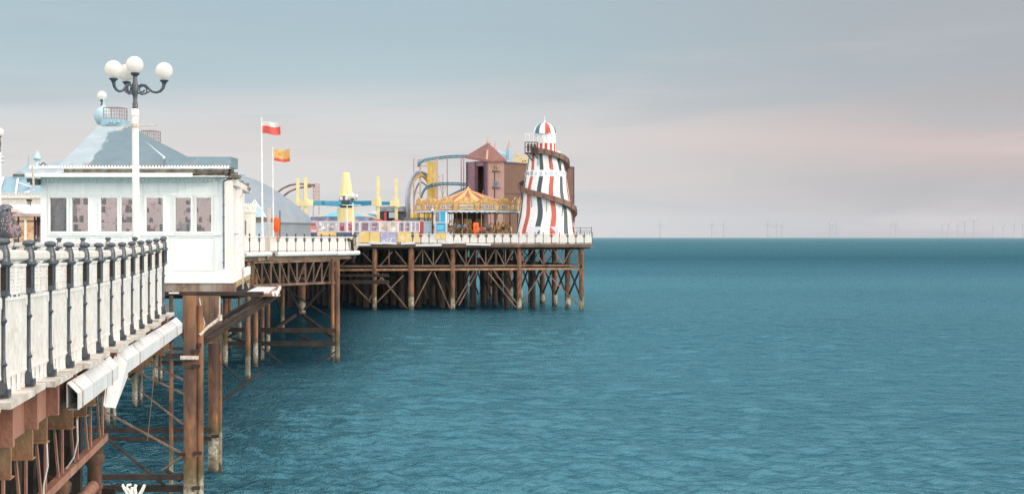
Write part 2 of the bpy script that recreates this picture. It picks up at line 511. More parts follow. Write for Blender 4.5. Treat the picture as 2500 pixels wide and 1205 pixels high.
def near_railing(root, pts, first=True):
    """pts: list of (x, y, z_base); posts, lace panels and hand rail pieces between them"""
    global POST
    n = len(pts)
    for i, (x, y, z) in enumerate(pts):
        a = pts[max(i - 1, 0)]; b = pts[min(i + 1, n - 1)]
        rz = math.atan2(b[1] - a[1], b[0] - a[0])
        if POST is None:
            POST = rail_post_parts().build('post', M['iron'], None, True, True)
            rec = MB()
            rec.box((0, .012, .925), (.068, .078, .20))
            rc = rec.build('recess', M['recess'], None, False, True)
            rc.parent = POST
            POST.parent = root
            POST.location = Vector((x, y, z)) - origin(root); POST.rotation_euler = (0, 0, rz)
            continue
        c = copy_tree(POST, root)
        c.location = Vector((x, y, z)) - origin(root); c.rotation_euler = (0, 0, rz)
    for i in range(n - 1):
        a, b = Vector(pts[i]), Vector(pts[i + 1])
        d = (b - a); L = d.length; rz = math.atan2(d.y, d.x); slope = d.z
        def loc(u, v, zz): return (u, v + .022, zz + slope * u / L)
        q = MB()
        def lbox(u0, u1, z0, z1, t):
            q.add([loc(u0, -t / 2, z0), loc(u1, -t / 2, z0), loc(u1, t / 2, z0), loc(u0, t / 2, z0), loc(u0, -t / 2, z1), loc(u1, -t / 2, z1), loc(u1, t / 2, z1), loc(u0, t / 2, z1)],
                  [(3, 2, 1, 0), (4, 5, 6, 7), (0, 1, 5, 4), (1, 2, 6, 5), (2, 3, 7, 6), (3, 0, 4, 7)])
        nb = 24
        for j in range(nb):
            u0 = .060 + (L - .12) * j / nb; lbox(u0, u0 + (L - .12) / nb * .56, .16, .765, .018)
        for j in range(9):
            z0 = .20 + .066 * j; lbox(.062, L - .062, z0, z0 + .022, .010)
        for j in range(8):
            z0 = .795 + .030 * j; lbox(.085, L - .085, z0, z0 + .021, .012 if j % 2 else .018)
        lbox(.035, .060, .135, .775, .024); lbox(L - .060, L - .035, .135, .775, .024); lbox(.060, .085, .79, 1.02, .024); lbox(L - .085, L - .060, .79, 1.02, .024)
        lbox(.12, .34, .80, 1.0, .009); lbox(L - .34, L - .12, .80, 1.0, .009); lbox(L * .5 - .06, L * .5 + .06, .79, 1.03, .024)
        for u in (.12, .30, .5, .70, .88):
            p0 = loc(u * L, 0, 0.0); q.box((p0[0], p0[1], p0[2] + .068), (.055, .02, .137))
        for u in (.045, L - .045):
            p0 = loc(u, 0, .735); q.tube([(p0[0], p0[1] - .016, p0[2]), (p0[0], p0[1] + .016, p0[2])], .05, 12)
        for zz in (.15, .76, 1.03):
            p0 = loc(.06, -.014, zz); p1 = loc(L - .06, -.014, zz); q.bar(p0, p1, .012, .022)
        pan = q.build('lace_panel', M['lace'], None, False, True)
        pan.parent = root; pan.location = a - origin(root); pan.rotation_euler = (0, 0, rz)
        h = MB()
        for dz, rr in ((1.092, .028), (1.128, .028)):
            h.tube([loc(-.01, 0, dz), loc(L * .5, 0, dz), loc(L - .05, 0, dz), loc(L - .038, 0, dz)], [rr, rr, rr, rr * .7], 10)
        h.add([loc(-.01, -.03, 1.085), loc(L - .05, -.03, 1.085), loc(L - .05, .03, 1.085), loc(-.01, .03, 1.085), loc(-.01, -.03, 1.135), loc(L - .05, -.03, 1.135), loc(L - .05, .03, 1.135), loc(-.01, .03, 1.135)],
              [(3, 2, 1, 0), (4, 5, 6, 7), (0, 1, 5, 4), (1, 2, 6, 5), (2, 3, 7, 6), (3, 0, 4, 7)])
        hr = h.build('hand_rail', M['warm_white'], None, True, True)
        hr.parent = root; hr.location = a - origin(root); hr.rotation_euler = (0, 0, rz)

def lace_mat():
    m = bpy.data.materials.new('rust_flecked_lace_casting'); m.use_nodes = True
    t = NT(m.node_tree); p = t.n['Principled BSDF']
    p.inputs['Roughness'].default_value = .6; p.inputs['Specular IOR Level'].default_value = .3
    oi = t.new('ShaderNodeObjectInfo').outputs['Random']
    v = t.addv(t.new('ShaderNodeTexCoord').outputs['Object'], t.comb(t.math('MULTIPLY', oi, 31.0), 0, t.math('MULTIPLY', oi, 17.0)))
    x, y, z = t.sep(v)
    n1 = t.noise(t.scalev(v, (1, 1, .6)), 9.0, 5.0)
    rusty = t.maprange(n1, .46, .66)
    c = t.mix(t.maprange(t.noise(v, 5.0, 4.0), .35, .65), (.76, .735, .71), (.68, .655, .63))
    c = t.mix(t.math('MULTIPLY', rusty, .22), c, (.58, .47, .37))
    tick = t.maprange(t.noise(t.scalev(v, (30, 30, 14)), 1.0, 2.0), .52, .64)
    c = t.mix(t.math('MULTIPLY', tick, .42), c, (.50, .40, .31))
    sp = t.maprange(t.noise(t.scalev(v, (1, 1, .35)), 16.0, 3.0), .66, .78)
    c = t.mix(t.math('MULTIPLY', sp, .55), c, (.40, .22, .10))
    t.put(p.inputs['Base Color'], c)
    return m
M['lace'] = lace_mat()

def ptop(n): return CAMZ - .008 - .058 * math.sin(PI * min(max(n, 0), 12) / 12)
def pbase(n): return ptop(n) - 1.245
def near_posts():
    out = []
    for n in range(-2, 13):
        y = 10.9 + .981 * n
        e = edge(y); out.append((e.x, e.y, pbase(n)))
    return out
NEAR = near_posts()
rl = thing('railing', 'white lace panel railing with dark slate posts along the near pier edge', 'railing', NEAR[0], 'pier railings')
near_railing(rl, NEAR)
REAR = []
c0 = Vector((-5.78, 23.1, CAMZ - 1.235)); c1 = Vector((-10.6, 28.6, CAMZ - 1.275))
for i in range(10):
    REAR.append(tuple(c0.lerp(c1, i / 7)))
rl2 = thing('railing', 'white railing turning the corner away from the water in front of the white kiosk', 'railing', REAR[0], 'pier railings')
near_railing(rl2, REAR)

# the deck and what carries it
ps = thing('pier_section', 'near pier deck on rust streaked girder ends and red oxide lattice', 'pier', (edge(14).x - 2, 14, 0))
d = MB()
def latpoly(y0, y1, lin, lout): return [tuple(edge(y0, lin).xy), tuple(edge(y0, lout).xy), tuple(edge(y1, lout).xy), tuple(edge(y1, lin).xy)]
d.slab(latpoly(7.0, 24.2, 13.0, L0 + .05), DECK - .11, DECK - .065)
d.build('deck', M['deck'], ps)
k = MB()
for n in range(-3, 13):                                        # coping boards under the posts, some broken away
    y0 = 10.9 + .981 * n - .45 + (.12 if n % 3 == 0 else 0); y1 = y0 + .93 - (.2 if n % 4 == 1 else 0)
    lo = L0 - .13 + (.04 if n % 2 else 0)
    zz = pbase(max(n, 0))
    k.slab(latpoly(y0, y1, L0 + .16, lo), zz - .055, zz - .004)
k.build('coping', M['coping'], ps)
k = MB()
k.slab(latpoly(7.0, 24.0, L0 + .20, L0 + .05), DECK - .42, DECK - .115)
k.build('edge_girder', M['oxide'], ps)
for n in range(-3, 13):                                        # stiffening brackets on the girder face
    y = 10.9 + .981 * n + .1
    b = MB(); b.slab(latpoly(y - .035, y + .035, L0 + .048, L0 - .06), DECK - .40, DECK - .07)
    b.build('bracket', M['oxide'], ps)
for n in range(-1, 13):                                        # cross beams with their ends showing
    y = 12.23 + .98 * n
    b = MB(); lo = 2.44 + (.06 if n % 3 == 1 else -.02 if n % 3 == 2 else 0); t, bt = CAMZ - 1.68, CAMZ - 1.95
    b.slab(latpoly(y, y + .028, 9.0, lo), bt + .012, t - .012)
    b.slab(latpoly(y - .07, y + .09, 9.0, lo - .01), bt, bt + .012)
    b.slab(latpoly(y - .07, y + .09, 9.0, lo - .01), t - .012, t)
    b.build('cross_beam', M['rust_bright'], ps)
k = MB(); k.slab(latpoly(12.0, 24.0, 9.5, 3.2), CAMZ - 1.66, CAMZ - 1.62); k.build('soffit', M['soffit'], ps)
k = MB()
zc = CAMZ - 2.52
k.bar(edge(8, 2.6) + Vector((0, 0, zc)), edge(17.6, 2.6) + Vector((0, 0, zc)), .085, .085)
k.build('bottom_chord', M['oxide'], ps)
for i in range(17):                                            # thin hanger rods, in leaning pairs
    y = 10.0 + .47 * i
    r = MB(); y2 = y + (.16 if i % 2 else -.10)
    r.bar(edge(y, 2.62) + Vector((0, 0, CAMZ - 1.93)), edge(y2, 2.60) + Vector((0, 0, zc)), .022, .030)
    r.build('hanger_rod', M['oxide'], ps)
for i in range(10):
    y = 11.0 + .75 * i
    r = MB(); r.bar(edge(y, 3.0) + Vector((0, 0, CAMZ - 1.93)), edge(y, 3.0) + Vector((0, 0, CAMZ - 3.6)), .16, .10)
    r.build('inner_post', M['dark_steel'], ps)
for y, lat, rr in ((16.9, 2.62, .085), (15.0, 2.72, .10), (12.6, 2.8, .12)):
    e = edge(y, lat); q = MB()
    q.lathe([(rr * 1.0, -1.5), (rr, 5.0), (rr, CAMZ - 2.78), (rr * 1.35, CAMZ - 2.74), (rr * 1.45, CAMZ - 2.66), (rr * 1.1, CAMZ - 2.62), (rr * 1.3, CAMZ - 2.575)], (e.x, e.y, 0), 14)
    for zb in (CAMZ - 3.05, CAMZ - 3.5):
        q.lathe([(rr * 1.02, zb), (rr * 1.2, zb + .005), (rr * 1.2, zb + .06), (rr * 1.02, zb + .065)], (e.x, e.y, 0), 14)
    q.build('pile', M['pile'], ps, True)
q = MB(); q.tube([edge(15.4, 2.66) + Vector((0, 0, CAMZ - 3.05)), edge(16.75, 2.62) + Vector((0, 0, CAMZ - 3.0))], .075, 12)
q.lathe([(.095, -.03), (.095, .03)], edge(16.3, 2.63) + Vector((0, 0, CAMZ - 3.02)), 10)
q.build('drain_pipe', M['oxide'], ps, True)
q = MB()
for (y, s) in ((13.2, 0), (14.9, 1)):
    a = edge(y, 2.50) + Vector((0, 0, CAMZ - 1.95)); q.tube([a, a + Vector((.01, 0, -.22)), a + Vector((-.03, 0, -.40)), a + Vector((-.10 * s - .03, 0, -.55))], .008, 6)
q.build('loose_cable', M['warm_white'], ps, True)
q = MB(); q.tube([edge(17.05, 2.52) + Vector((0, 0, CAMZ - 2.95)), edge(17.1, 2.42) + Vector((0, 0, CAMZ - 3.05)), edge(17.1, 2.36) + Vector((0, 0, CAMZ - 3.02)), edge(17.2, 2.33) + Vector((0, 0, CAMZ - 3.06))], .007, 6)
q.bar(edge(17, 2.60) + Vector((0, 0, CAMZ - 3.10)), edge(17, 2.38) + Vector((0, 0, CAMZ - 3.12)), .06, .10)
q.build('pipe_clamp', M['dark_steel'], ps)

M['stainbar2'] = mat('rusty_strap', (.46, .38, .32), (.30, .20, .14), 12, .6)
# white sheet-metal trunking hung along the edge, broken in places
def trunk_section(m, ya, yb, lat=2.35, top=1.405, drop=0.0, tilt=0.0, hb=.265, lid=True):
    W, S, th = .105, .105, .006
    def ring(y, dz):
        e = lambda l: edge(y, l)
        prof = [(0, 0), (-W, -S), (-W, -hb), (-W + th, -hb), (-W + th, -S - .002), (0, -.008), (th, -.009), (th, -hb + .02), (0, -hb + .02)]
        out = []
        for lo, z in prof:
            p = edge(y, lat + lo); out.append((p.x, p.y, CAMZ - top + z + dz))
        return out
    m.loft([ring(ya, 0.0 + drop), ring(yb, tilt)], True)
    b = [edge(ya, lat), edge(ya, lat - W), edge(yb, lat - W), edge(yb, lat)]
    zb = CAMZ - top - hb + .002
    m.add([(p.x, p.y, zb + (drop if i < 2 else tilt)) for i, p in enumerate(b)], [(0, 1, 2, 3)])
ct = thing('cable_trunking', 'broken white sheet metal trunking hanging along the near pier edge', 'trunking', tuple(edge(13.5, 2.3)[:2]) + (CAMZ - 1.5,))
for ya, yb, dr in ((13.45, 14.42, 0), (14.44, 15.4, .01), (15.42, 16.3, .015)):
    m = MB(); trunk_section(m, ya, yb, tilt=dr, drop=0); m.build('trunking_length', M['trunk'], ct)
for ya, yb in ((17.0, 20.9), (20.92, 24.4)):
    m = MB(); trunk_section(m, ya, yb); m.build('trunking_length', M['trunk'], ct)
for y in (13.7, 15.75, 18.3, 21.3, 23.4):   # straps and seams on the trunking
    m = MB()
    pr_ = [(.004, .004), (-.107, -.103), (-.109, -.268)]
    for (l0, z0), (l1, z1) in zip(pr_, pr_[1:]): m.bar(edge(y, 2.35 + l0) + Vector((0, 0, CAMZ - 1.405 + z0)), edge(y, 2.35 + l1) + Vector((0, 0, CAMZ - 1.405 + z1)), .018, .006)
    m.build('strap', M['stainbar2'], ct)
m = MB()
pa = [edge(16.92, 2.36) + Vector((0, 0, CAMZ - 1.40)), edge(16.92, 2.245) + Vector((0, 0, CAMZ - 1.52)), edge(16.95, 2.245) + Vector((0, 0, CAMZ - 1.70)), edge(16.3, 2.30) + Vector((0, 0, CAMZ - 2.0)), edge(16.15, 2.38) + Vector((0, 0, CAMZ - 1.97)), edge(16.55, 2.39) + Vector((0, 0, CAMZ - 1.55))]
m.prism(pa, (.012, .03, -.004))
m.prism([pa[3], pa[4], pa[5] + Vector((0, 0, -.05))], (-.02, -.005, .02))
m.build('hanging_flap', M['trunk'], ct)

# ------------------------------------------------------------------ lamps of the pier
def globe_lamp(root, base, h, lean=(0, 0), rg=.2, arms=((0, .62), (205, .50), (140, .55)), thin=1.0, dark_base=True, bar=True, ghi=0.0):
    b = Vector(base); x0, y0, z0 = b
    def ax(z): return Vector((x0 + lean[0] * z / h, y0, z0 + z))
    zc = h - 1.02
    m = MB()
    m.tube([ax(.9), ax(zc * .6), ax(zc)], [.085 * thin, .076 * thin, .070 * thin], 16)
    c = ax(zc)
    m.lathe([(.085 * thin, -.10), (.085 * thin, 0.0), (.075 * thin, .03), (.05 * thin, .05)], c, 14)
    m.build('column', M['white'] if thin < .9 else M['lampwhite'], root, True)
    if dark_base:
        m = MB(); m.lathe([(.17, 0), (.17, .35), (.15, .4), (.12, .62), (.10, .82), (.098, .9), (.125, .92), (.125, .98), (.10, 1.0), (.112, 1.03), (.112, 1.12), (.085, 1.14)], ax(0), 16)
        m.build('base', M['iron'], root, True)
    m = MB()
    s = thin
    m.lathe([(.055 * s, -.02), (.058 * s, .12), (.05 * s, .15), (.042 * s, .17), (.05 * s, .30), (.068 * s, .36), (.068 * s, .52), (.05 * s, .58), (.042 * s, .70), (.085 * s, .74), (.10 * s, .77), (.06 * s, .785)], ax(zc + .03), 14)
    m.build('stem', M['iron'], root, True)
    g = MB(); tc = ax(zc + .03 + .78 + rg * .92); g.ball(tc, rg, 24, 16); g.build('globe', M['globe'], root, True)
    for ang, ln in arms:
        a = R(ang); dx, dy = math.cos(a), math.sin(a)
        o = ax(zc + .44)
        def q(u, z): return (o.x + dx * u, o.y + dy * u, o.z + z)
        m = MB()
        path = []
        for i in range(15):                                     # the scroll next to the stem
            th = PI * (1.0 + i * .155); rr = .035 + .0045 * i
            path.append(q(.155 * ln / .6 + rr * math.cos(th) * -1.0, rr * math.sin(th) + .01))
        m.tube(path, [.018 * s] * len(path), 7)
        top = [q(.05, .06), q(.13, .118), q(.22, .105), q(.29, .035), q(.36, -.03), q(.45, -.045), q(.53, -.015), q(.585, .05), q(.61, .15)]
        kx = ln / .61
        top = [Vector((o.x + (p[0] - o.x) * kx, o.y + (p[1] - o.y) * kx, p[2])) for p in map(Vector, top)]
        m.tube(top, [.02, .024, .026, .024, .024, .026, .03, .036, .042], 8)
        low = [q(.06 * kx, -.05), q(.15 * kx, -.085), q(.24 * kx, -.06), q(.31 * kx, -.02)]
        m.tube(low, [.02, .022, .018, .012], 7)
        e = top[-1]
        m.lathe([(.04, -.02), (.055, .02), (.09, .045), (.095, .065), (.06, .075)], (e.x, e.y, e.z), 12)
        arm = m.build('bracket_arm', M['iron'], root, True)
        g = MB(); g.ball((e.x, e.y, e.z + .065 + rg * .93 + ghi), rg, 24, 16); g.build('globe', M['globe'], root, True)
    if bar:
        m = MB(); c = ax(zc - .30)
        m.tube([c + Vector((.05, 0, 0)), c + Vector((.46, .02, .005))], [.016, .010], 8)
        m.tube([c + Vector((-.05, 0, -.01)), c + Vector((-.40, -.1, -.13))], [.014, .008], 8)
        m.lathe([(.088, -.05), (.092, 0), (.088, .04)], c, 12)
        m.build('ladder_bar', M['stainbar'], root, True)
M['lampwhite'] = mat('cream_painted_column', (.80, .76, .71), (.72, .68, .63), 4, .5, stain=(.36, .24, .16), sscale=3.2, sth=(.66, .78), samt=.8, stretch=(2, 2, .8))
M['stainbar'] = mat('rust_stained_paint', (.62, .55, .49), (.45, .33, .26), 14, .6)
base = Vector((PX(334, 29.5), 29.5, DECK - .05))
t = thing('lamp_post', 'tall cream lamp post with four white globes in front of the kiosk', 'street lamp', base, 'globe lamps of the pier')
globe_lamp(t, base, CAMZ + (578 - 180) * 29.5 / 3400 - .20 - base.z + .43, lean=(-.045, 0), rg=.182, arms=((4, .61), (218, .47), (128, .44)), ghi=.03)
for (px, py, D, lab) in ((249, 232, 60, 'pale lamp globe showing above the blue kiosk roof'), (-1, 321, 66, 'pale lamp globe cut by the photo edge above the onion dome')):
    z = PZ(py, D); base = Vector((PX(px, D), D, DECK - .05))
    t = thing('lamp_post', lab, 'street lamp', base, 'globe lamps of the pier')
    globe_lamp(t, base, z - base.z - .0, rg=.20, arms=(), bar=px > 100, thin=1.0)
# ------------------------------------------------------------------ white kiosk
KD = 46.0
ks = KD / 3400
def K(px, py, dy=0.0): return Vector((PX(px, KD), KD + dy, PZ(py, KD)))
M['glass'] = None
def glass_mat():
    m = bpy.data.materials.new('window_glass'); m.use_nodes = True
    t = NT(m.node_tree)
    for n in list(t.n): t.n.remove(n)
    tr = t.new('ShaderNodeBsdfTransparent'); tr.inputs[0].default_value = (.93, .92, .93, 1)
    gl = t.new('ShaderNodeBsdfGlossy'); gl.inputs['Roughness'].default_value = .05
    fr = t.new('ShaderNodeFresnel'); fr.inputs[0].default_value = 1.5
    fac = t.math('ADD', t.math('MULTIPLY', fr.outputs[0], .8), .03)
    mx = t.new('ShaderNodeMixShader'); t.put(mx.inputs[0], fac)
    t.l.new(tr.outputs[0], mx.inputs[1]); t.l.new(gl.outputs[0], mx.inputs[2])
    o = t.new('ShaderNodeOutputMaterial'); t.l.new(mx.outputs[0], o.inputs[0])
    return m
M['glass'] = glass_mat()
M['slate'] = mat('blue_slate_roof', (.30, .43, .50), (.25, .37, .44), 1.2, .7, bump=.15)
def roof_mat():
    m = bpy.data.materials.new('blue_felt_roof_with_dark_patch'); m.use_nodes = True
    t = NT(m.node_tree); p = t.n['Principled BSDF']; p.inputs['Roughness'].default_value = .75
    pos = t.new('ShaderNodeNewGeometry').outputs['Position']
    x, y, z = t.sep(pos)
    c = t.mix(t.maprange(t.noise(pos, 1.3, 6.0), .3, .7), (.32, .38, .41), (.27, .33, .365))
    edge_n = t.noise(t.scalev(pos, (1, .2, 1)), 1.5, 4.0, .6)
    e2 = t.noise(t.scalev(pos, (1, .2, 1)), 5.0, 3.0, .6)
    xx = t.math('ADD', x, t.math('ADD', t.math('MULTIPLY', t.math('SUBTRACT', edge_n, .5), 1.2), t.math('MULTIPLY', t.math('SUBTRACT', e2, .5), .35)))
    # the darker area: right of a wavering line
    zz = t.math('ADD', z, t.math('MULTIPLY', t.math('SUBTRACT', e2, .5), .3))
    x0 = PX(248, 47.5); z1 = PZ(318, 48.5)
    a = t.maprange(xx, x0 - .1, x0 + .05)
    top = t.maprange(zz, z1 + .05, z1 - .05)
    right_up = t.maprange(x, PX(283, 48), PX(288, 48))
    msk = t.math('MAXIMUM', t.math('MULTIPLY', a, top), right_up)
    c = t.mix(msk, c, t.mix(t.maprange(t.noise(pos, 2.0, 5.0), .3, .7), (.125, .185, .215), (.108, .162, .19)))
    chalk = t.maprange(t.noise(t.scalev(pos, (2.5, 1, .35)), 2.2, 5.0, .65), .60, .74)
    right = t.maprange(x, PX(400, 46), PX(520, 46))
    c = t.mix(t.math('MULTIPLY', chalk, t.math('ADD', .08, t.math('MULTIPLY', right, .6))), c, (.50, .58, .62))
    moss = t.math('MULTIPLY', t.maprange(t.noise(t.scalev(pos, (1, 1, 2)), 1.6, 5.0), .48, .62), t.maprange(z, PZ(392, 46), PZ(402, 46)))
    c = t.mix(t.math('MULTIPLY', moss, .55), c, (.20, .17, .15))
    t.put(p.inputs['Base Color'], c)
    return m
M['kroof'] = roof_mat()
M['mauve'] = mat('mauve_wall', (.50, .40, .40), (.36, .28, .29), 2, .8)
M['moss'] = mat('mossy_rotten_timber', (.10, .085, .065), (.20, .18, .15), 4, .9, stain=(.05, .04, .03), sscale=3, bump=.6)
M['lead'] = mat('grey_lead_trim', (.50, .56, .60), (.40, .46, .50), 5, .6)
M['rough_white'] = mat('roughcast_white', (.72, .69, .66), (.64, .61, .59), 8, .85, bump=.8, bscale=26, stain=(.45, .38, .32), sscale=2, sth=(.6, .8), samt=.5)
M['valance'] = mat('cream_sawtooth_board', (.72, .66, .62), (.66, .60, .56), 5, .6)

kk = thing('kiosk', 'white weatherboard kiosk with seven windows and patchy blue hipped roof', 'kiosk', (PX(330, KD), KD + 3, DECK))
XL, XR = PX(102, KD), PX(550, KD)
zb, zt = PZ(668, KD), PZ(432, KD)
wins = [(123, 163), (176.6, 215.4), (247, 286.6), (297, 337), (358, 398), (429, 466), (480, 516)]
wy0, wy1 = 482.6, 564.6
m = MB()
xs = [PX(102, KD)]
for a, b in wins: xs += [PX(a - 5, KD), PX(b + 5, KD)]
xs.append(XR)
zl, zh = PZ(wy1 + 5, KD), PZ(wy0 - 5, KD)
for i in range(0, len(xs), 2):
    m.box2((xs[i], KD, zl), (xs[i + 1], KD + .12, zh))
m.box2((XL, KD, zb), (XR, KD + .12, zl)); m.box2((XL, KD, zh), (XR, KD + .12, zt))
m.build('wall', M['cool_white'], kk)
# trims on the front: header line, sill board, panel mouldings, pilaster
m = MB()
m.box2((PX(116, KD), KD - .018, PZ(477, KD)), (PX(541, KD), KD - .001, PZ(474.5, KD)))
m.box2((PX(116, KD), KD - .040, PZ(575, KD)), (PX(541, KD), KD - .001, PZ(571.5, KD)))
m.box2((PX(100, KD), KD - .035, zb), (PX(115, KD), KD - .001, zt))
m.box2((PX(541, KD), KD - .030, zb), (PX(550, KD), KD - .001, zt))
for x0, x1 in ((423.6, 523), (330, 412), (236, 318), (130, 224)):
    for (a, b, c2, d2) in ((x0, 576.6, x1, 579.2), (x0, 658.5, x1, 661), (x0, 579.2, x0 + 2.4, 658.5), (x1 - 2.4, 579.2, x1, 658.5)):
        m.box2((PX(a, KD), KD - .024, PZ(d2, KD)), (PX(c2, KD), KD - .001, PZ(b, KD)))
m.build('moulding', M['cool_white'], kk)
for i, (a, b) in enumerate(wins):
    f = MB()
    for (x0, y0, x1, y1) in ((a - 5, wy0 - 5, b + 5, wy0), (a - 5, wy1, b + 5, wy1 + 5), (a - 5, wy0, a, wy1), (b, wy0, b + 5, wy1)):
        f.box2((PX(x0, KD), KD - .03, PZ(y1, KD)), (PX(x1, KD), KD + .06, PZ(y0, KD)))
    fr = f.build('window', M['cool_white'], kk)
    g = MB(); g.box2((PX(a, KD), KD + .02, PZ(wy1, KD)), (PX(b, KD), KD + .028, PZ(wy0, KD)))
    g.build('pane', M['glass'], fr)
def glow_back_mat():
    m = bpy.data.materials.new('mauve_glow_back'); m.use_nodes = True; t = NT(m.node_tree); p = t.n['Principled BSDF']
    v = t.new('ShaderNodeTexCoord').outputs['Object']
    c = t.ramp(t.noise(v, 2.6, 5.0, .65), [(.32, (.50, .36, .36)), (.46, (.82, .70, .69)), (.56, (.86, .74, .68)), (.68, (.62, .42, .40))])
    t.put(p.inputs['Base Color'], c); p.inputs['Roughness'].default_value = .9
    t.put(p.inputs['Emission Color'], c); p.inputs['Emission Strength'].default_value = .30; m.cycles.emission_sampling = 'NONE'  # emission put into the colour, standing for light inside the kiosk
    tl = t.new('ShaderNodeBsdfTranslucent'); t.put(tl.inputs[0], c)
    mx = t.new('ShaderNodeMixShader'); mx.inputs[0].default_value = .20
    t.l.new(p.outputs[0], mx.inputs[1]); t.l.new(tl.outputs[0], mx.inputs[2]); t.l.new(mx.outputs[0], t.n['Material Output'].inputs[0])
    return m
M['glow_back'] = glow_back_mat()
def strip_mat():
    m = bpy.data.materials.new('lit_strip_light'); m.use_nodes = True; p = m.node_tree.nodes['Principled BSDF']
    p.inputs['Emission Color'].default_value = (1, .90, .82, 1); p.inputs['Emission Strength'].default_value = 4.2; m.cycles.emission_sampling = 'NONE'; return m
M['striplight'] = strip_mat()
# inside: added glowing backing, goods and a counter behind the glass
m = MB()
m.box2((XL + .1, KD + 3.4, zb), (XR - .1, KD + 3.42, zt)); m.build('glow_backing', M['glow_back'], kk)
cols = [(.35, .09, .06), (.10, .10, .14), (.55, .34, .12), (.24, .17, .22), (.60, .52, .46), (.40, .12, .13), (.18, .20, .13), (.62, .60, .58), (.30, .14, .09), (.45, .30, .28), (.06, .06, .08)]
gm = [mat('goods_%s' % n, tuple(q * .50 + .22 for q in c)) for n, c in zip(('red', 'navy', 'ochre', 'plum', 'cream', 'crimson', 'olive', 'white', 'brick', 'dusty_pink', 'black'), cols)]
rnd = random.Random(3)
m = MB(); m.box((PX(153, KD), KD + .9, PZ(506, KD)), (.07, .07, .20)); m.build('wall_lamp', M['striplight'], kk)
gb = MB()
for a, b in wins:
    for sy in (565, 541, 516, 496):
        px = a - 2
        while px < b:
            wd = rnd.uniform(2.5, 9); ht = rnd.uniform(5, 20)
            if rnd.random() < (.75 if sy > 530 else .40):
                gb.cur = rnd.randrange(len(gm)); dy = 1.2 + rnd.uniform(0, .9)
                z0 = PZ(sy, KD); w0 = wd * ks; tz = rnd.uniform(.5, 1.0)
                x0 = PX(px, KD); x1 = x0 + w0; h = ht * ks
                gb.add([(x0, KD + dy, z0), (x1, KD + dy, z0), (x1, KD + dy + .2, z0), (x0, KD + dy + .2, z0),
                        (lerp(x0, x1, .5 - tz / 2), KD + dy, z0 + h), (lerp(x0, x1, .5 + tz / 2), KD + dy, z0 + h * rnd.uniform(.8, 1)), (lerp(x0, x1, .5 + tz / 2), KD + dy + .2, z0 + h), (lerp(x0, x1, .5 - tz / 2), KD + dy + .2, z0 + h)],
                       [(3, 2, 1, 0), (4, 5, 6, 7), (0, 1, 5, 4), (1, 2, 6, 5), (2, 3, 7, 6), (3, 0, 4, 7)])
            px += wd + rnd.uniform(0, 3)
gb.cur = 7; gb.box2((PX(433, KD), KD + .3, PZ(567, KD)), (PX(450, KD), KD + .6, PZ(545, KD)))
gb.cur = 10; gb.box2((PX(124, KD), KD + .7, PZ(563, KD)), (PX(138, KD), KD + 1.0, PZ(483, KD)))
gb.cur = 1; gb.lathe([(.25, 0), (.24, .5), (.30, .75), (.12, .9), (.13, 1.05), (.02, 1.12)], (PX(134, KD), KD + .45, PZ(566, KD)), 10)
gb.build('window_display', gm, kk)
m = MB()
m.box2((XL, KD + .12, PZ(569, KD) - .05), (XR, KD + 2.2, PZ(569, KD))); m.build('counter', M['mauve'], kk)
# side and chamfered corner
SD = 57.0
c0 = (PX(550, KD), KD); c1 = (PX(568, KD + .3), KD + .3); c2 = (PX(597, SD), SD)
m = MB(); m.slab([c0, c1, (c1[0] - .12, c1[1] + .12), (c0[0] - .12, c0[1] + .12)], zb, PZ(440, KD)); m.build('corner_board', M['warm_white'], kk)
m = MB(); m.slab([(c1[0], c1[1] + .002), (c2[0], c2[1]), (c2[0] - .12, c2[1]), (c1[0] - .12, c1[1] + .122)], PZ(655, SD), PZ(447, KD)); m.build('side_wall', M['rough_white'], kk)
m = MB(); m.slab([(XL, KD + .12), (XL + .1, KD + .12), (XL + .1 - 1.4, SD), (XL - 1.4, SD)], zb, zt)
m.build('side_wall', M['rough_white'], kk)
# skirt boards
m = MB()
ys = [667, 673, 681, 690.5]; outs = [.03, .05, .07, .09]
for i in range(3):
    m.box2((XL - .1, KD - outs[i + 1], PZ(ys[i + 1], KD)), (PX(572, KD) - .004 * i, KD + .02, PZ(ys[i] + .4, KD)))
m.slab([(PX(572, KD) - .02, KD - .02), (PX(612, SD), SD), (PX(604, SD), SD), (PX(566, KD), KD + .03)], PZ(690, KD), PZ(667, KD))
m.build('skirt', M['cool_white'], kk)
# gutter board, cresting, soffit, valance
m = MB(); m.box2((PX(76, KD), KD - .62, PZ(434, KD)), (PX(480, KD), KD - .57, PZ(424, KD))); m.build('gutter_board', M['cool_white'], kk)
m = MB(); m.box2((PX(168, KD), KD - .52, PZ(423.5, KD)), (PX(564, KD), KD - .42, PZ(414, KD)))
m.box2((PX(480, KD), KD - .50, PZ(432, KD)), (PX(562, KD), KD - .44, PZ(423, KD)))
rnd = random.Random(9)
for i in range(26):
    px = rnd.uniform(470, 566); m.box((PX(px, KD), KD - .5 + rnd.uniform(-.04, .05), PZ(rnd.uniform(414, 431), KD)), (rnd.uniform(.05, .28), .06, rnd.uniform(.02, .07)), rnd.uniform(-.2, .2))
m.build('rotten_eave', M['moss'], kk)
m = MB(); m.box2((PX(62, KD), KD - .58, PZ(423, KD)), (PX(168, KD), KD - .5, PZ(415, KD))); m.build('lead_flashing', M['lead'], kk)
m = MB(); m.box2((PX(84, KD), KD - .5, PZ(413.6, KD)), (PX(566, KD), KD - .38, PZ(409, KD)))
for i in range(64):
    px = 86 + 478 * i / 63
    m.ball((PX(px, KD), KD - .46, PZ(408, KD)), .034, 8, 6)
m.build('cresting', M['cool_white'], kk)
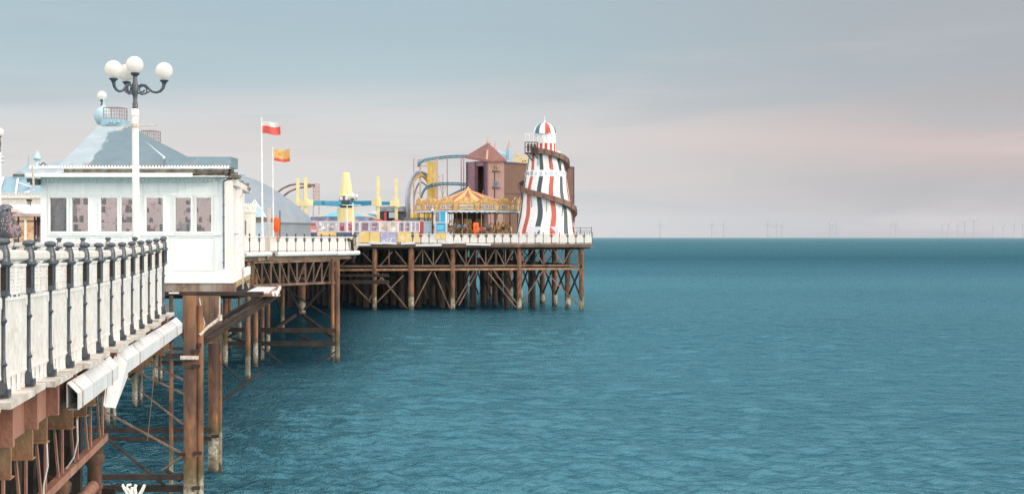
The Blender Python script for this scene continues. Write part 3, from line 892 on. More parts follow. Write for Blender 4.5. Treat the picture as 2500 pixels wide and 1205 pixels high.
m = MB(); m.box2((XL - .45, KD - .56, PZ(433.2, KD)), (XR + .1, KD, PZ(430.5, KD))); m.build('eave_soffit', M['valance'], kk)
m = MB()
n = 44
for i in range(n):
    x0 = lerp(PX(110, KD), PX(531, KD), i / n); x1 = lerp(PX(110, KD), PX(531, KD), (i + 1) / n); g = (x1 - x0)
    z0 = PZ(433.5, KD)
    m.prism([(x0, KD - .30, z0), (x1, KD - .30, z0), (x1, KD - .30, z0 - .05), (x1 - g * .32, KD - .30, z0 - .115), (x0 + g * .5, KD - .30, z0 - .155), (x0 + g * .32, KD - .30, z0 - .115), (x0, KD - .30, z0 - .05)], (0, .03, 0))
m.build('valance', M['valance'], kk)
# right end of the eaves, collapsed
m = MB()
rnd = random.Random(4)
for i in range(22):
    t2 = rnd.random(); dd = lerp(KD, SD - 3, t2)
    m.box((PX(lerp(566, 604, t2), dd) + rnd.uniform(-.12, .05), dd + rnd.uniform(-.2, .2), PZ(lerp(424, 461, t2), dd) + rnd.uniform(-.15, .16)), (rnd.uniform(.08, .25), rnd.uniform(.3, .9), rnd.uniform(.04, .12)), rnd.uniform(-.4, .4))
m.build('eave_debris', M['moss'], kk)['kind'] = 'stuff'
m = MB(); m.bar((PX(566, KD + .5), KD + .5, PZ(444, KD)), (PX(604, SD - 2), SD - 2, PZ(466, SD - 2)), .30, .20)
m.build('barge_board', M['warm_white'], kk)
m = MB()
m.tube([(PX(566, KD), KD - .25, PZ(432, KD)), (PX(560, KD), KD - .16, PZ(438, KD)), (PX(548, KD), KD - .09, PZ(442, KD)), (PX(546.5, KD), KD - .08, PZ(449, KD)), (PX(547.5, KD), KD - .08, PZ(655, KD))], .028, 10)
for py in (470, 500, 530, 570, 610, 640): m.lathe([(.036, -.03), (.036, .03)], (PX(547, KD), KD - .08, PZ(py, KD)), 10)
m.build('downpipe', mat('lead_grey_pipe', (.10, .13, .17), (.16, .19, .22), 8, .5), kk, True)
# roofs
m = MB()
ez = PZ(409, KD - .4)
F = KD - .42
def RP(px, py, d): return P(px, py, d)
a0, a1 = RP(96, 409, F), RP(566, 409, F)
tl, tr = RP(247, 301, 49.2), RP(297, 301, 49.2)
bl, br = RP(140, 406, F + .3), RP(418, 404, F + .3)
m.add([bl, br, tr, tl], [(0, 1, 2, 3)])
back_r = Vector((br.x + .0, 53.0, br.z)); back_l = Vector((bl.x + .1, 53.0, bl.z))
btr = tr + Vector((0, .9, 0)); btl = tl + Vector((0, .9, 0))
m.add([br, back_r, btr, tr], [(0, 1, 2, 3)]); m.add([back_l, bl, tl, btl], [(0, 1, 2, 3)]); m.add([back_r, back_l, btl, btr], [(0, 1, 2, 3)]); m.add([tl, tr, btr, btl], [(0, 1, 2, 3)])
# low front slope left of the pyramid and the low ridge block on the right
m.add([a0, bl + Vector((0, 0, -.0)), RP(180, 385, F + 2.6), RP(110, 400, F + 2.0)], [(0, 1, 2, 3)])
m.slab([(a0.x, F - .02), (a1.x, F - .02), (a1.x - .15, F + .9), (PX(560, 53), 53), (a0.x - .4, 53)], ez - .05, ez - .01)
r0, r1, r2, r3 = RP(404, 408.5, F + .1), RP(563.5, 408.5, F + .1), RP(563.5, 382.5, F + .55), RP(404, 382.5, F + .55)
m.prism([r0, r1, r2, r3], (0, 1.2, 0))
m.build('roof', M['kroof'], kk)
m = MB()
u0, u1, u2, u3 = RP(330, 392, 52.5), RP(420, 388, 52.5), RP(378, 345, 54.5), RP(345, 345, 54.5)
m.add([u0, u1, u2, u3], [(0, 1, 2, 3)])
v1, v2 = Vector((u1.x + .1, 58, u1.z)), u2 + Vector((0, 1, 0)); v3 = u3 + Vector((0, 1, 0)); v0 = Vector((u0.x, 58, u0.z))
m.add([u1, v1, v2, u2], [(0, 1, 2, 3)]); m.add([u2, v2, v3, u3], [(0, 1, 2, 3)]); m.add([v0, u0, u3, v3], [(0, 1, 2, 3)])
m.build('roof', mat('dark_blue_rear_roof', (.092, .165, .205), (.12, .20, .24), 2, .75), kk)
m = MB()
for (x0, y0, x1, y1) in ((334, 341, 395, 384), (341, 338, 402, 386)):
    m.bar(RP(x0, y0, 48.6), RP(x1, y1, 46.9), .10 if x0 > 340 else .05, .05)
m.bar(RP(399, 384, 46.6), RP(401, 402, 46.0), .04, .04)
m.build('hip_roll', M['lead'], kk)
m = MB()
m.box2((RP(250, 306, 49.1).x, 48.98, PZ(307, 49.1)), (RP(298, 306, 49.1).x, 50.2, PZ(290, 49.1)))
for i in range(4): m.ball(RP(262 + 9 * i, 301 - (i % 2) * 3, 48.95), .05, 8, 6)
m.build('roof_cap', M['slate'], kk)
M['cage'] = mat('faded_red_iron', (.32, .23, .23), (.26, .22, .24), 10, .7)
def cage(x0, x1, y0, y1, d, dep):
    m = MB()
    X0, X1, Z0, Z1 = PX(x0, d), PX(x1, d), PZ(y1, d), PZ(y0, d)
    for z in (Z0, Z1):
        for (p, q) in (((X0, d, z), (X1, d, z)), ((X1, d, z), (X1 + .12, d + dep, z)), ((X0, d, z), (X0 + .12, d + dep, z)), ((X0 + .12, d + dep, z), (X1 + .12, d + dep, z))): m.bar(p, q, .028)
    for X, Y in ((X0, d), (X1, d), (X1 + .12, d + dep), (X0 + .12, d + dep)):
        m.bar((X, Y, Z0), (X, Y, Z1), .034)
    for (xa, ya, xb, yb) in ((X0, d, X1, d), (X1, d, X1 + .12, d + dep)):
        nn = 6 if ya == yb else 3
        for i in range(1, nn):
            x, y = lerp(xa, xb, i / nn), lerp(ya, yb, i / nn)
            m.bar((x, y, Z0), (x, y, Z1), .012)
        for i in range(nn):
            for j in range(3):
                x, y = lerp(xa, xb, (i + .5) / nn), lerp(ya, yb, (i + .5) / nn); z = lerp(Z0, Z1, (j + .5) / 3); r = (Z1 - Z0) / 7.5
                m.tube([(x + r * math.cos(q), y, z + r * math.sin(q)) for q in [2 * PI * s2 / 10 for s2 in range(11)]], .009, 5, False)
    return m.build('roof_cage', M['cage'], kk)
cage(253, 292, 262, 289, 49.2, .5)
cage(345, 376, 319, 345, 54.6, .5)
m = MB(); m.box2((PX(346, 54.6), 54.6, PZ(352, 54.6)), (PX(378, 54.6), 55.3, PZ(345, 54.6))); m.build('roof_cap', M['slate'], kk)
M['cyan'] = mat('pale_cyan_dome', (.42, .55, .58), (.33, .46, .50), 2, .55, stain=(.20, .36, .42), sscale=1.2, sth=(.5, .7))
m = MB()
dc = RP(253, 281, 53)
m.lathe([(.12, -.40), (.25, -.33), (.345, -.15), (.36, 0), (.33, .13), (.24, .24), (.12, .32), (.04, .38), (.02, .62), (.012, .66)], dc, 20)
for a in (0, PI / 2): m.bar(dc + Vector((-.32 * math.cos(a), -.32 * math.sin(a), .60)), dc + Vector((.32 * math.cos(a), .32 * math.sin(a), .60)), .014)
m.build('dome', M['cyan'], kk, True)
# corner finial and the broken pole on the left
m = MB(); c = RP(91, 402, KD - .3)
m.lathe([(.10, -.05), (.10, .03), (.05, .06), (.045, .13), (.13, .18), (.14, .22), (.11, .26), (.10, .30), (.07, .38), (.015, .46)], c, 10)
m.build('finial', M['cyan'], kk, True)
m = MB(); m.bar(RP(78.5, 401, KD - .75), RP(83.5, 466, KD - .75), .05); m.build('pole', M['stainbar'], kk)
m = MB(); m.box2((PX(76, KD), KD - .7, PZ(433, KD)), (PX(50, KD), KD - .5, PZ(427, KD)))
m.box2((PX(78, KD), KD - .5, PZ(446, KD)), (PX(100, KD), KD, PZ(437, KD)))
m.box2((PX(84, KD), KD - .4, PZ(452, KD)), (PX(100, KD), KD, PZ(446, KD)))
m.build('corner_bracket', M['moss'], kk)
# loose lead coil
m = MB(); m.tube([RP(95 + i * 3, 400 + 3 * math.sin(i * 1.3), KD - .55) for i in range(7)], .02, 6); m.build('loose_pipe', M['iron'], kk, True)

# ------------------------------------------------------------------ what carries the kiosk
kp = thing('pier_section', 'rusty platform and paired piles carrying the white kiosk', 'pier', (PX(480, 44), 44, 0))
def kb(x0, y0, x1, y1, d0, d1, ma, name):
    m = MB(); m.box2((PX(x0, d0), d0, PZ(y1, d0)), (PX(x1, d0), d1, PZ(y0, d0))); return m.build(name, ma, kp)
kb(300, 691.5, 572, 712, KD - .05, KD + .3, M['stained'] if 'stained' in M else rust_mat('weather_stained_board', (.17, .10, .075), (.34, .29, .25), (.42, .23, .11), 1.1), 'fascia_board')
kb(260, 712, 640, 721, KD - .9, KD - .6, M['dark_steel'], 'platform_beam')
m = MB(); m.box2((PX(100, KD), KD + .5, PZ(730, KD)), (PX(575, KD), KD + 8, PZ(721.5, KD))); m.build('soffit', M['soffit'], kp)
# ramp of sheet metal at the corner
m = MB()
m.prism([P(600, 716, 45.6), P(676, 717, 45.6), P(686, 703, 48.5), P(628, 703, 48.5)], (0, 0, .05)); m.build('sheet_roof', M['trunk'], kp)
m = MB()
m.bar(P(598, 720, 45.5), P(684, 720, 45.5), .10, .09); m.bar(P(660, 716, 45.6), P(680, 701, 48), .06, .1); m.build('edge_angle', M['oxide'], kp)
m = MB(); m.bar(P(676, 719, 45.3), P(684, 701, 47.5), .07, .1); m.bar(P(668, 720, 45.2), P(664, 712, 46), .06, .06); m.build('corner_flashing', M['white'], kp)
for (a, b, ww) in (((680, 712, 46.5), (472, 838, 42.2), .14), ((672, 724, 46.2), (480, 846, 42.0), .12), ((640, 722, 48), (480, 812, 43), .12)):
    m = MB(); m.bar(P(*a), P(*b), ww, ww); m.build('raking_strut', M['dark_steel'], kp)
m = MB(); m.tube([P(534, 778, 42.4), P(505, 800, 42.3), P(487, 818, 42.1)], .05, 8); m.lathe([(.07, -.09), (.07, .09)], P(537, 775, 42.4), 8); m.bar(P(536.5, 724, 42.5), P(536, 770, 42.5), .04); m.build('waste_pipe', M['stainbar'], kp, True)
m = MB()
for i in range(7): m.box2((PX(446 + i * 13, 43.5) , 43.5, PZ(838, 43.5)), (PX(446 + i * 13 + 12.3, 43.5), 43.58 + .02 * (i % 2), PZ(722, 43.5)))
m.build('timber_screen', rust_mat('stained_vertical_planks', (.20, .12, .075), (.10, .065, .05), (.34, .19, .075), 2.6), kp)
m = MB(); m.tube([P(487, 727, 43.2), P(492, 760, 43.2), P(500, 790, 43.2), P(490, 815, 43.1)], .02, 6); m.build('loose_cable', M['stainbar'], kp, True)
def cpile(px, d, wpx, ztop, parent, taper=1.0, bands=(), twin=None, name='pile'):
    m = MB(); x = PX(px, d); r = wpx * d / 3400 / 2
    prof = [(r * taper, -1.5), (r, ztop)]
    m.lathe(prof, (x, d, 0), 16)
    for zb in bands: m.lathe([(r * 1.01, zb - .09), (r * 1.16, zb - .085), (r * 1.16, zb + .085), (r * 1.01, zb + .09)], (x, d, 0), 16)
    if twin: m.lathe([(r * .62, -1.5), (r * .62, ztop - .3)], (x + twin, d + .22, 0), 12)
    return m.build(name, M['pile'], parent, True)
zt2 = PZ(722, 42)
cpile(464, 42, 31, zt2, kp, 1.03, (PZ(873, 42), PZ(1108, 42), PZ(888, 42)), .24)
cpile(521, 51.9, 25, PZ(722, 51.9), kp, 1.05, (PZ(1064, 51.9),), .16)
cpile(418, 46, 10, zt2, kp)
for px, d, wd, lab in ((262, 64.8, 13, 0), (329, 72.6, 13, 0), (379, 82.6, 13, 0)):
    cpile(px, d, wd, PZ(700, d), kp, 1.0, (), .27)
m = MB(); m.box2((PX(440, 41.7), 41.7, PZ(877, 41.7)), (PX(484, 41.7), 41.76, PZ(868, 41.7))); m.build('tie_plate', M['stainbar'], kp)
m = MB()
for (x0, y, x1, d, w2) in ((205, 1049, 515, 51.5, .15), (205, 1070, 515, 51.5, .12), (215, 1163, 455, 42.1, .14), (220, 1191, 455, 42.4, .16), (395, 868, 470, 46, .13), (395, 884, 470, 46.4, .10), (395, 850, 460, 46, .08)):
    q = MB(); q.bar((PX(x0, d), d, PZ(y, d)), (PX(x1, d), d, PZ(y, d)), w2, w2 * 1.2); q.build('cross_tie', M['dark_steel'], kp)
for (a, b, w2) in (((252, 1001, 47), (447, 1107, 42.2), .055), ((250, 1060, 47), (400, 1182, 42.3), .07), ((395, 1147, 43), (448, 1112, 42.2), .05), ((345, 955, 50), (447, 1035, 42.3), .05), ((488, 1092, 44), (508, 1074, 51), .06),
                  ((408, 1148, 42.6), (440, 1172, 42.2), .09), ((300, 930, 47), (450, 800, 43), .11), ((310, 895, 50), (447, 960, 43), .05), ((335, 872, 55), (445, 925, 44), .05), ((430, 800, 44), (462, 835, 42.2), .08), ((540, 882, 60), (600, 940, 84), .06), ((640, 905, 62), (540, 980, 60), .07)):
    q = MB(); q.bar(P(*a), P(*b), w2); q.build('tie_rod', M['truss'] if w2 < .06 else M['dark_steel'], kp)
for (a, b) in (((378, 900, 44), (360, 1075, 44)), ((459, 692, 45), (436, 712, 45))):
    q = MB(); q.tube([P(*a), P(*b)], .012, 5); q.build('hanging_wire', M['truss'], kp)
for x0, x1 in ((412, 436),): kb(x0, 713, x1, 716.5, KD - 1.0, KD - .92, M['white'], 'painted_bracket')
for px, py, dd in ((430, 866, 42), (478, 856, 42), (478, 893, 42), (482, 1105, 42), (478, 1190, 42), (524, 1064, 51.6), (440, 1108, 42)):
    q = MB(); q.bar(P(px - 8, py, dd - .2), P(px + 10, py, dd - .2), .11, .10); q.build('clamp', M['dark_steel'], kp)
# skirt side supports at the kiosk's right
m = MB(); m.slab([(PX(576, KD + .5), KD + .5), (PX(611, SD - .3), SD - .3), (PX(603, SD), SD), (PX(572, KD + .6), KD + .6)], PZ(703, KD), PZ(690.5, KD)); m.build('yellow_timber', mat('yellowed_timber', (.46, .33, .13), (.30, .22, .11), 4, .8), kp)
for a_, b_, w_ in (((593, 653, 49), (593, 705, 49), .05), ((606, 690, 51), (606, 704, 51), .05), ((597, 678, 50), (606, 703, 51), .03)):
    m = MB(); m.bar(P(*a_), P(*b_), w_); m.build('bracket', M['stainbar'], kp)
# white frayed rope ends tied below
rp = thing('rope_bundle', 'frayed white rope ends sticking up at the foot of the rusty piles', 'rope', P(325, 1215, 33))
m = MB()
for a in ([(325, 1230), (312, 1205), (303, 1190), (298, 1181)], [(325, 1230), (318, 1198), (309, 1190), (312, 1183), (320, 1182)], [(325, 1230), (331, 1200), (329, 1190), (332, 1182)], [(325, 1230), (341, 1206), (348, 1194), (353, 1182)], [(325, 1230), (322, 1200), (323, 1188)]):
    m.tube([P(x, y, 33) for x, y in a], [.045, .042, .04, .034, .03][:len(a)], 8)
m.build('rope_end', M['lampwhite'], rp, True)
m = MB(); m.bar(P(215, 1222, 33), P(420, 1222, 33), .14); m.build('beam', M['dark_steel'], kp)
# ------------------------------------------------------------------ middle landing of the pier
M['dim_white'] = mat('weathered_white_panel', (.68, .64, .60), (.58, .54, .50), 6, .65, stain=(.38, .27, .20), sscale=7, sth=(.60, .8), samt=.6)
M['thin_iron'] = mat('thin_dark_iron', (.045, .04, .042), (.06, .05, .05), 8, .5)
ma, mb = Vector((-17.35, 90.0, 0)), Vector((-11.64, 102.0, 0))
mdir = (mb - ma).normalized(); mn = Vector((mdir.y, -mdir.x, 0))
def mid(t, z, out=0.0): return ma.lerp(mb, t) + mn * out + Vector((0, 0, z))
MZ0, MZ1 = PZ(615.5, 90), PZ(612.3, 102)      # deck edge height at each end
def midz(t): return lerp(MZ0, MZ1, t)
def simple_railing(root, pts, ends_caps=True, style='white', hgt=1.03, top=None, extras=None):
    n = len(pts)
    post = pan = None
    for i, p in enumerate(pts):
        p = Vector(p); a = Vector(pts[max(i - 1, 0)]); b = Vector(pts[min(i + 1, n - 1)])
        rz = math.atan2(b.y - a.y, b.x - a.x)
        if post is None:
            m = MB(); m.lathe([(.055, 0), (.055, .04), (.028, .08), (.024, hgt * .66), (.048, hgt * .68), (.052, hgt * .9), (.036, hgt * .95), (.05, hgt * 1.03), (.04, hgt * 1.10), (.06, hgt * 1.13), (.055, hgt * 1.17), (.01, hgt * 1.185)], n=8)
            post = m.build('post', M['thin_iron'], None, True, True); c = post; c.parent = root
        else:
            c = post.copy(); col.objects.link(c); c.parent = root
        c.location = p - origin(root); c.rotation_euler = (0, 0, rz)
    for i in range(n - 1):
        a, b = Vector(pts[i]), Vector(pts[i + 1]); L = (b - a).length; d = b - a; rz = math.atan2(d.y, d.x)
        if pan is None:
            m = MB()
            x0, x1 = .055, L - .055
            za, zb2 = hgt * .09, hgt * .66
            m.box2((x0, -.012, za), (x1, .012, zb2))
            m.prism([(x0 + .10, -.012, zb2), (x1 - .10, -.012, zb2), (x1 - .17, -.012, hgt * .90), (x0 + .17, -.012, hgt * .90)], (0, .024, 0))
            for u in (.2, .4, .6, .8): m.box((L * u, 0, za / 2), (.05, .02, za))
            for z in (za + .02, zb2 - .02): m.box((L / 2, -.016, z), (L - .14, .012, .025))
            pan = m.build('lace_panel', M['lace_far'], None, False, True); c = pan; c.parent = root
            m = MB(); m.tube([(-.01, 0, hgt * .955), (L + .01, 0, hgt * .955)], .042, 8); rail = m.build('hand_rail', M['warm_white'], None, True, True); r = rail; r.parent = root; L00 = L
        else:
            c = pan.copy(); col.objects.link(c); c.parent = root
            r = rail.copy(); col.objects.link(r); r.parent = root
        for q in (c, r):
            q.location = a - origin(root); q.rotation_euler = (0, -math.atan2(d.z, Vector((d.x, d.y)).length), rz); q.scale = (L / L00, 1, 1)
M['lace_far'] = mat('white_lace_casting', (.70, .66, .62), (.60, .56, .52), 9, .65, stain=(.40, .28, .20), sscale=11, sth=(.56, .75), samt=.6)
mp = thing('pier_section', 'middle landing of the pier with slanting lattice girder on tall rusty piles', 'pier', (-14, 98, 0))
mr = thing('railing', 'white panel railing around the middle landing below the two flags', 'railing', mid(0, MZ0), 'pier railings')
NP = 13
pts = [mid(lerp(-.03, 1.0, i / NP), midz(lerp(-.03, 1.0, i / NP))) for i in range(NP + 1)]
simple_railing(mr, pts)
# deck outline
m = MB()
a, b = mid(-.12, 0, .05), mid(1.02, 0, .05)
m.slab([(a.x, a.y), (b.x, b.y), (b.x - 7.0, b.y + 66), (-40, 168), (-30, 88), (-27, 56), (-11.6, 56), (-16.3, 85.5)], MZ0 - .12, MZ0 - .02)
m.build('deck', M['deck'], mp)
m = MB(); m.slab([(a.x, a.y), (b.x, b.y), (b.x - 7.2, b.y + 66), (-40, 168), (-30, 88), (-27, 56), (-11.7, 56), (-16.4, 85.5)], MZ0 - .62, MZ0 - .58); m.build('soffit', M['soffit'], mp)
m = MB()
m.bar(mid(-.1, MZ0 - .38, .0), mid(1.0, MZ1 - .38, .0), .10, .42); m.build('edge_girder', rust_mat('patched_brown_fascia', (.20, .13, .085), (.09, .06, .045), (.33, .24, .15), .9), mp)
for (t0, t1, r2) in ((-.06, .205, .17), (.255, .80, .17), (.805, 1.035, .17)):
    m = MB()
    z0, z1 = midz(t0) - .16, midz(t1) - .13
    p, q = mid(t0, z0, .20), mid(t1, z1, .20)
    m.tube([p, p.lerp(q, .02), p.lerp(q, .98), q], [r2 * .9, r2, r2, r2 * .8], 10); m.build('fascia_roll', M['trunk'], mp, True)
# rust-stained post with a head, and the pipe at the right end
m = MB(); D = 92.2
m.box2((PX(653, D), D - .1, PZ(630, D)), (PX(657, D), D, PZ(507, D))); m.box2((PX(655, D), D - .12, PZ(545, D)), (PX(661.5, D), D - .02, PZ(507, D))); m.box2((PX(656, D), D - .12, PZ(622, D)), (PX(660, D), D - .02, PZ(545, D)))
bp = m.build('warning_post', M['stainbar'], None, loc=P(656, 625, D)); tag(bp, 'rust stained flat board post standing at the middle landing railing', 'post')
m = MB(); m.tube([P(862, 640, 101.9), P(861, 612, 101.6), P(859, 588, 101.4), P(848, 583, 101.3)], .11, 8); m.build('overflow_pipe', M['dark_steel'], mp, True)
# girder
Lg = 13
def gird(t, z): return mid(t, z, -.45)
ga, gb2 = (PX(617, 91), PZ(640, 91), PZ(697, 91)), (PX(824, 100), PZ(634, 100), PZ(690, 100))
A0 = Vector((PX(617, 91), 91, 0)); B0 = Vector((PX(824, 100), 100, 0))
def G(t, top):
    p = A0.lerp(B0, t); p.z = lerp(PZ(640 if top else 697, 91), PZ(635 if top else 689, 100), t); return p
for tp, nm in ((True, 'top_chord'), (False, 'bottom_chord')):
    m = MB(); m.bar(G(0, tp), G(1, tp), .16, .15); m.build(nm, M['truss'], mp)
n = 10
for i in range(n + 1):
    m = MB(); m.bar(G(i / n, False), G(i / n, True), .10 if 0 < i < n else .2, .07); m.build('strut', M['truss'], mp)
for i in range(n):
    m = MB()
    if i < 5: m.bar(G(i / n, True), G((i + 1) / n, False), .085, .06)
    else: m.bar(G(i / n, False), G((i + 1) / n, True), .085, .06)
    m.build('diagonal', M['truss'], mp)
off = Vector((-mn.x, -mn.y, 0)) * 1.6
for tp in (True, False):
    m = MB(); m.bar(G(0, tp) + off, G(1, tp) + off, .16, .15); m.build('rear_chord', M['dark_steel'], mp)
for i in range(n):
    m = MB(); m.bar(G(i / n, i % 2 == 0) + off, G((i + 1) / n, i % 2 == 1) + off, .09, .06); m.build('rear_diagonal', M['dark_steel'], mp)
# piles and ties
def mpile(px, d, w2, zt_, tw=None, name='pile'):
    return cpile(px, d, w2, zt_, mp, 1.0, (), tw)
for px, d, w2, y in ((824, 97, 11, 690), (812, 98.5, 9, 690), (605, 85.5, 13, 735), (624, 94, 12, 735), (641, 99, 9, 735), (655, 107, 9, 720), (490 + 60, 96, 12, 735), (738, 156, 16, 650), (585, 120, 9, 700), (690, 130, 9, 690), (560, 110, 10, 700)):
    mpile(px, d, w2, MZ0 - .55)
for (a, b, w2) in (((540, 804, 97), (818, 806, 97), .30), ((535, 838, 97), (822, 838, 97), .30), ((640, 688, 150), (950, 688, 150), .4), ((640, 672, 152), (950, 672, 152), .3),
                  ((655, 812, 99), (722, 768, 101), .22), ((738, 768, 101), (812, 822, 98), .22), ((700, 700, 99), (735, 758, 99.5), .16), ((792, 700, 99), (742, 756, 99.5), .16),
                  ((822, 856, 97), (765, 890, 97), .12), ((805, 830, 98), (762, 852, 98), .10), ((640, 850, 97), (690, 888, 97), .10), ((690, 700, 110), (830, 790, 110), .12), ((545, 830, 97), (640, 770, 99), .14), ((540, 815, 98), (600, 835, 98), .12), ((770, 836, 98), (690, 800, 99), .10)):
    m = MB(); m.bar(P(*a), P(*b), w2); m.build('tie_beam' if w2 > .25 else 'brace', M['dark_steel'], mp)

# ------------------------------------------------------------------ pier head
HD = 168.0
def H(px, py, dy=0.0): return P(px, py, HD + dy)
HZ = PZ(594, HD)
hd = thing('pier_section', 'wide pier head on a forest of braced rusty piles at the seaward end', 'pier', (-5, HD + 30, 0))
SL = -.26                                   # how the seaward side runs back
XRt = PX(1447, HD); XLt = -34.0
def side(y): return XRt + SL * (y - HD)
m = MB(); m.slab([(XLt, HD), (XRt, HD), (side(262), 262), (XLt - 18, 262)], HZ - .14, HZ - .04); m.build('deck', M['deck'], hd)
m = MB(); m.slab([(XLt, HD + .3), (XRt - .3, HD + .3), (side(262) - .3, 262), (XLt - 18, 262)], HZ - .62, HZ - .5); m.build('soffit', M['soffit'], hd)
m = MB(); m.box2((XLt, HD + .02, HZ - .46), (XRt - .05, HD + .3, HZ - .145)); m.bar((XRt - .1, HD + .1, HZ - .3), (side(262), 262, HZ - .3), .2, .32); m.build('edge_beam', rust_mat('brown_edge_beam', (.16, .095, .065), (.10, .065, .05), (.30, .14, .07), .8), hd)
hr = thing('railing', 'long white railing with yellow and lilac panels along the front of the pier head', 'railing', (PX(870, HD), HD, HZ), 'pier railings')
NPH = 29
x0h, x1h = PX(868, HD), PX(1446, HD)
pts = [(lerp(x0h, x1h, i / NPH), HD + .06, HZ) for i in range(NPH + 1)]
simple_railing(hr, pts, hgt=1.15)
hr2 = thing('railing', 'white railing running back along the seaward side of the pier head', 'railing', (XRt, HD, HZ), 'pier railings')
simple_railing(hr2, [(side(HD + .06 + i) - .04, HD + .1 + i, HZ) for i in range(40)], hgt=1.15)
def yel(name, x0, x1, y0, y1, c1, c2, dy=.03, lab=None):
    m = MB(); m.box2((PX(x0, HD), HD - .06 + dy * 0, PZ(y1, HD)), (PX(x1, HD), HD - .035, PZ(y0, HD))); return m
M['yellow_sheet'] = mat('sun_faded_yellow_sheet', (.66, .44, .09), (.66, .50, .24), .9, .5, stain=(.70, .56, .38), sscale=.7, sth=(.5, .7))
M['lilac_sheet'] = mat('lilac_lattice_sheet', (.38, .36, .52), (.28, .28, .42), 7, .6, stain=(.62, .60, .64), sscale=3, sth=(.5, .62))
M['navy_sheet'] = mat('navy_board', (.05, .09, .16), (.07, .11, .18), 3, .5)
for (x0, x1, y0, y1, mm, nm) in ((877, 902, 566.5, 592, 'yellow_sheet', 'yellow_sheet'), (904, 928, 566.5, 592, 'yellow_sheet', 'yellow_sheet'), (929, 969, 566, 590, 'lilac_sheet', 'lilac_sheet'), (970.5, 1004, 565.5, 590, 'yellow_sheet', 'yellow_sheet'), (1011, 1023, 568, 592, 'yellow_sheet', 'yellow_sheet'), (1064, 1074, 569, 583, 'yellow_sheet', 'yellow_sheet'), (1075.5, 1088, 569, 583, 'yellow_sheet', 'yellow_sheet')):
    yel(nm, x0, x1, y0, y1, 0, 0).build(nm, M[mm], hr)
m = MB()
for (x0, x1, ya, yb) in ((870, 905, 597, 596.5), (900, 934, 592.5, 593.5), (934, 968, 592, 594), (979, 1013, 594, 592.5)):
    p, q = H(x0, ya, -.12), H(x1, yb, -.12); m2 = MB(); m2.bar(p, q, .18, .28); m2.build('fascia_board', M['trunk'], hd)
for (x0, x1, ya, yb) in ((1015, 1078, 598, 597.5), (1077, 1106, 591, 592), (1106, 1135, 590.5, 591), (1138, 1198, 595.5, 596.5)):
    p, q = H(x0, ya, -.12), H(x1, yb, -.12); m2 = MB(); m2.bar(p, q, .18, .27); m2.build('fascia_board', M['trunk'], hd)
# lattice under the deck
def hbar(nm, x0, y0, x1, y1, w2, dy=.6, mm='truss', h2=None):
    m = MB(); m.bar(H(x0, y0, dy), H(x1, y1, dy), w2, h2 or w2); return m.build(nm, M[mm], hd)
hbar('chord', 826, 649.5, 1420, 647.5, .22); hbar('chord', 826, 658.5, 1420, 655.5, .26, mm='rust_bright'); hbar('chord', 826, 606, 1425, 606.5, .25, mm='dark_steel')
for x in (920, 950, 1032, 1058, 1138, 1163, 1186, 1211, 1234, 1278, 1327, 1374, 1412):
    hbar('strut', x, 608, x, 648, .11, .7)
for (a, b, c, dd) in ((1008, 645, 1031, 609), (1035, 611, 1057, 646), (1060, 646, 1083, 610), (1087, 611, 1101, 646), (1114, 608, 1137, 646), (1140, 646, 1160, 610), (1164, 610, 1185, 646), (1188, 646, 1208, 610), (1213, 610, 1231, 645), (1235, 645, 1253, 610), (1257, 610, 1265, 643), (1280, 645, 1302, 610), (1306, 610, 1325, 643), (1329, 643, 1348, 610), (1353, 610, 1374, 643), (1376, 643, 1393, 610), (1398, 608, 1415, 643),
                  (885, 617, 916, 648), (928, 648, 958, 614), (965, 612, 993, 646), (832, 648, 852, 630)):
    hbar('diagonal', a, b, c, dd, .115, .6)
for (a, b, c, dd) in ((1010, 747, 1053, 662), (1060, 664, 1099, 752), (1111, 744, 1158, 661), (1165, 664, 1120, 745), (1192, 665, 1260, 750), (1206, 660, 1262, 740), (1272, 742, 1326, 660), (1330, 660, 1413, 745), (922, 665, 994, 752), (935, 668, 900, 735), (858, 690, 905, 738), (918, 740, 985, 672)):
    hbar('raking_strut', a, b, c, dd, .14, .6)
def hpile(x, y, r, mm='pile', zt_=None):
    m = MB(); m.lathe([(r, -1.5), (r, HZ - .5)], (x, y, 0), 10); return m.build('pile', M[mm], hd, True)
for px, w2 in ((913, 11), (1003, 14), (1105, 11), (1268, 11), (1420, 12)):
    hpile(PX(px, HD), HD + .6, w2 * HD / 3400 / 2)
x0s = PX(1420, HD)
prev = None
for j in range(1, 15):                                     # the seaward row
    y = HD + 5.6 * j; x = x0s + SL * (y - HD)
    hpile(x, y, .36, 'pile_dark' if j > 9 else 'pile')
for jj, (xs0, st) in enumerate(((PX(1345, HD), 8.0), (PX(1268, HD), 6.0), (PX(1186, HD), 7.0), (PX(1105, HD), 6.0), (PX(1050, HD), 7.0), (PX(1003, HD), 6.0), (PX(913, HD), 6.0), (-21.0, 6.0), (-26.0, 7.0))):
    for j in range(1, 12):
        y = HD + st * j; x = xs0 + SL * (y - HD)
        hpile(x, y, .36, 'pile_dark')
for j in range(14):
    ya, yb = HD + 5.6 * j, HD + 5.6 * (j + 1); xa, xb = x0s + SL * (ya - HD), x0s + SL * (yb - HD)
    m = MB(); m.bar((xa, ya, 1.2), (xb, yb, 5.4), .17); m.build('side_brace', M['dark_steel'], hd)
    m = MB(); m.bar((xa, ya, 5.4), (xb, yb, 1.2), .17); m.build('side_brace', M['dark_steel'], hd)
m = MB()
for z in (4.95, 5.35): m.bar((x0s, HD + .6, z), (x0s + SL * 80, HD + 80, z), .24)
m.build('side_chord', M['dark_steel'], hd)
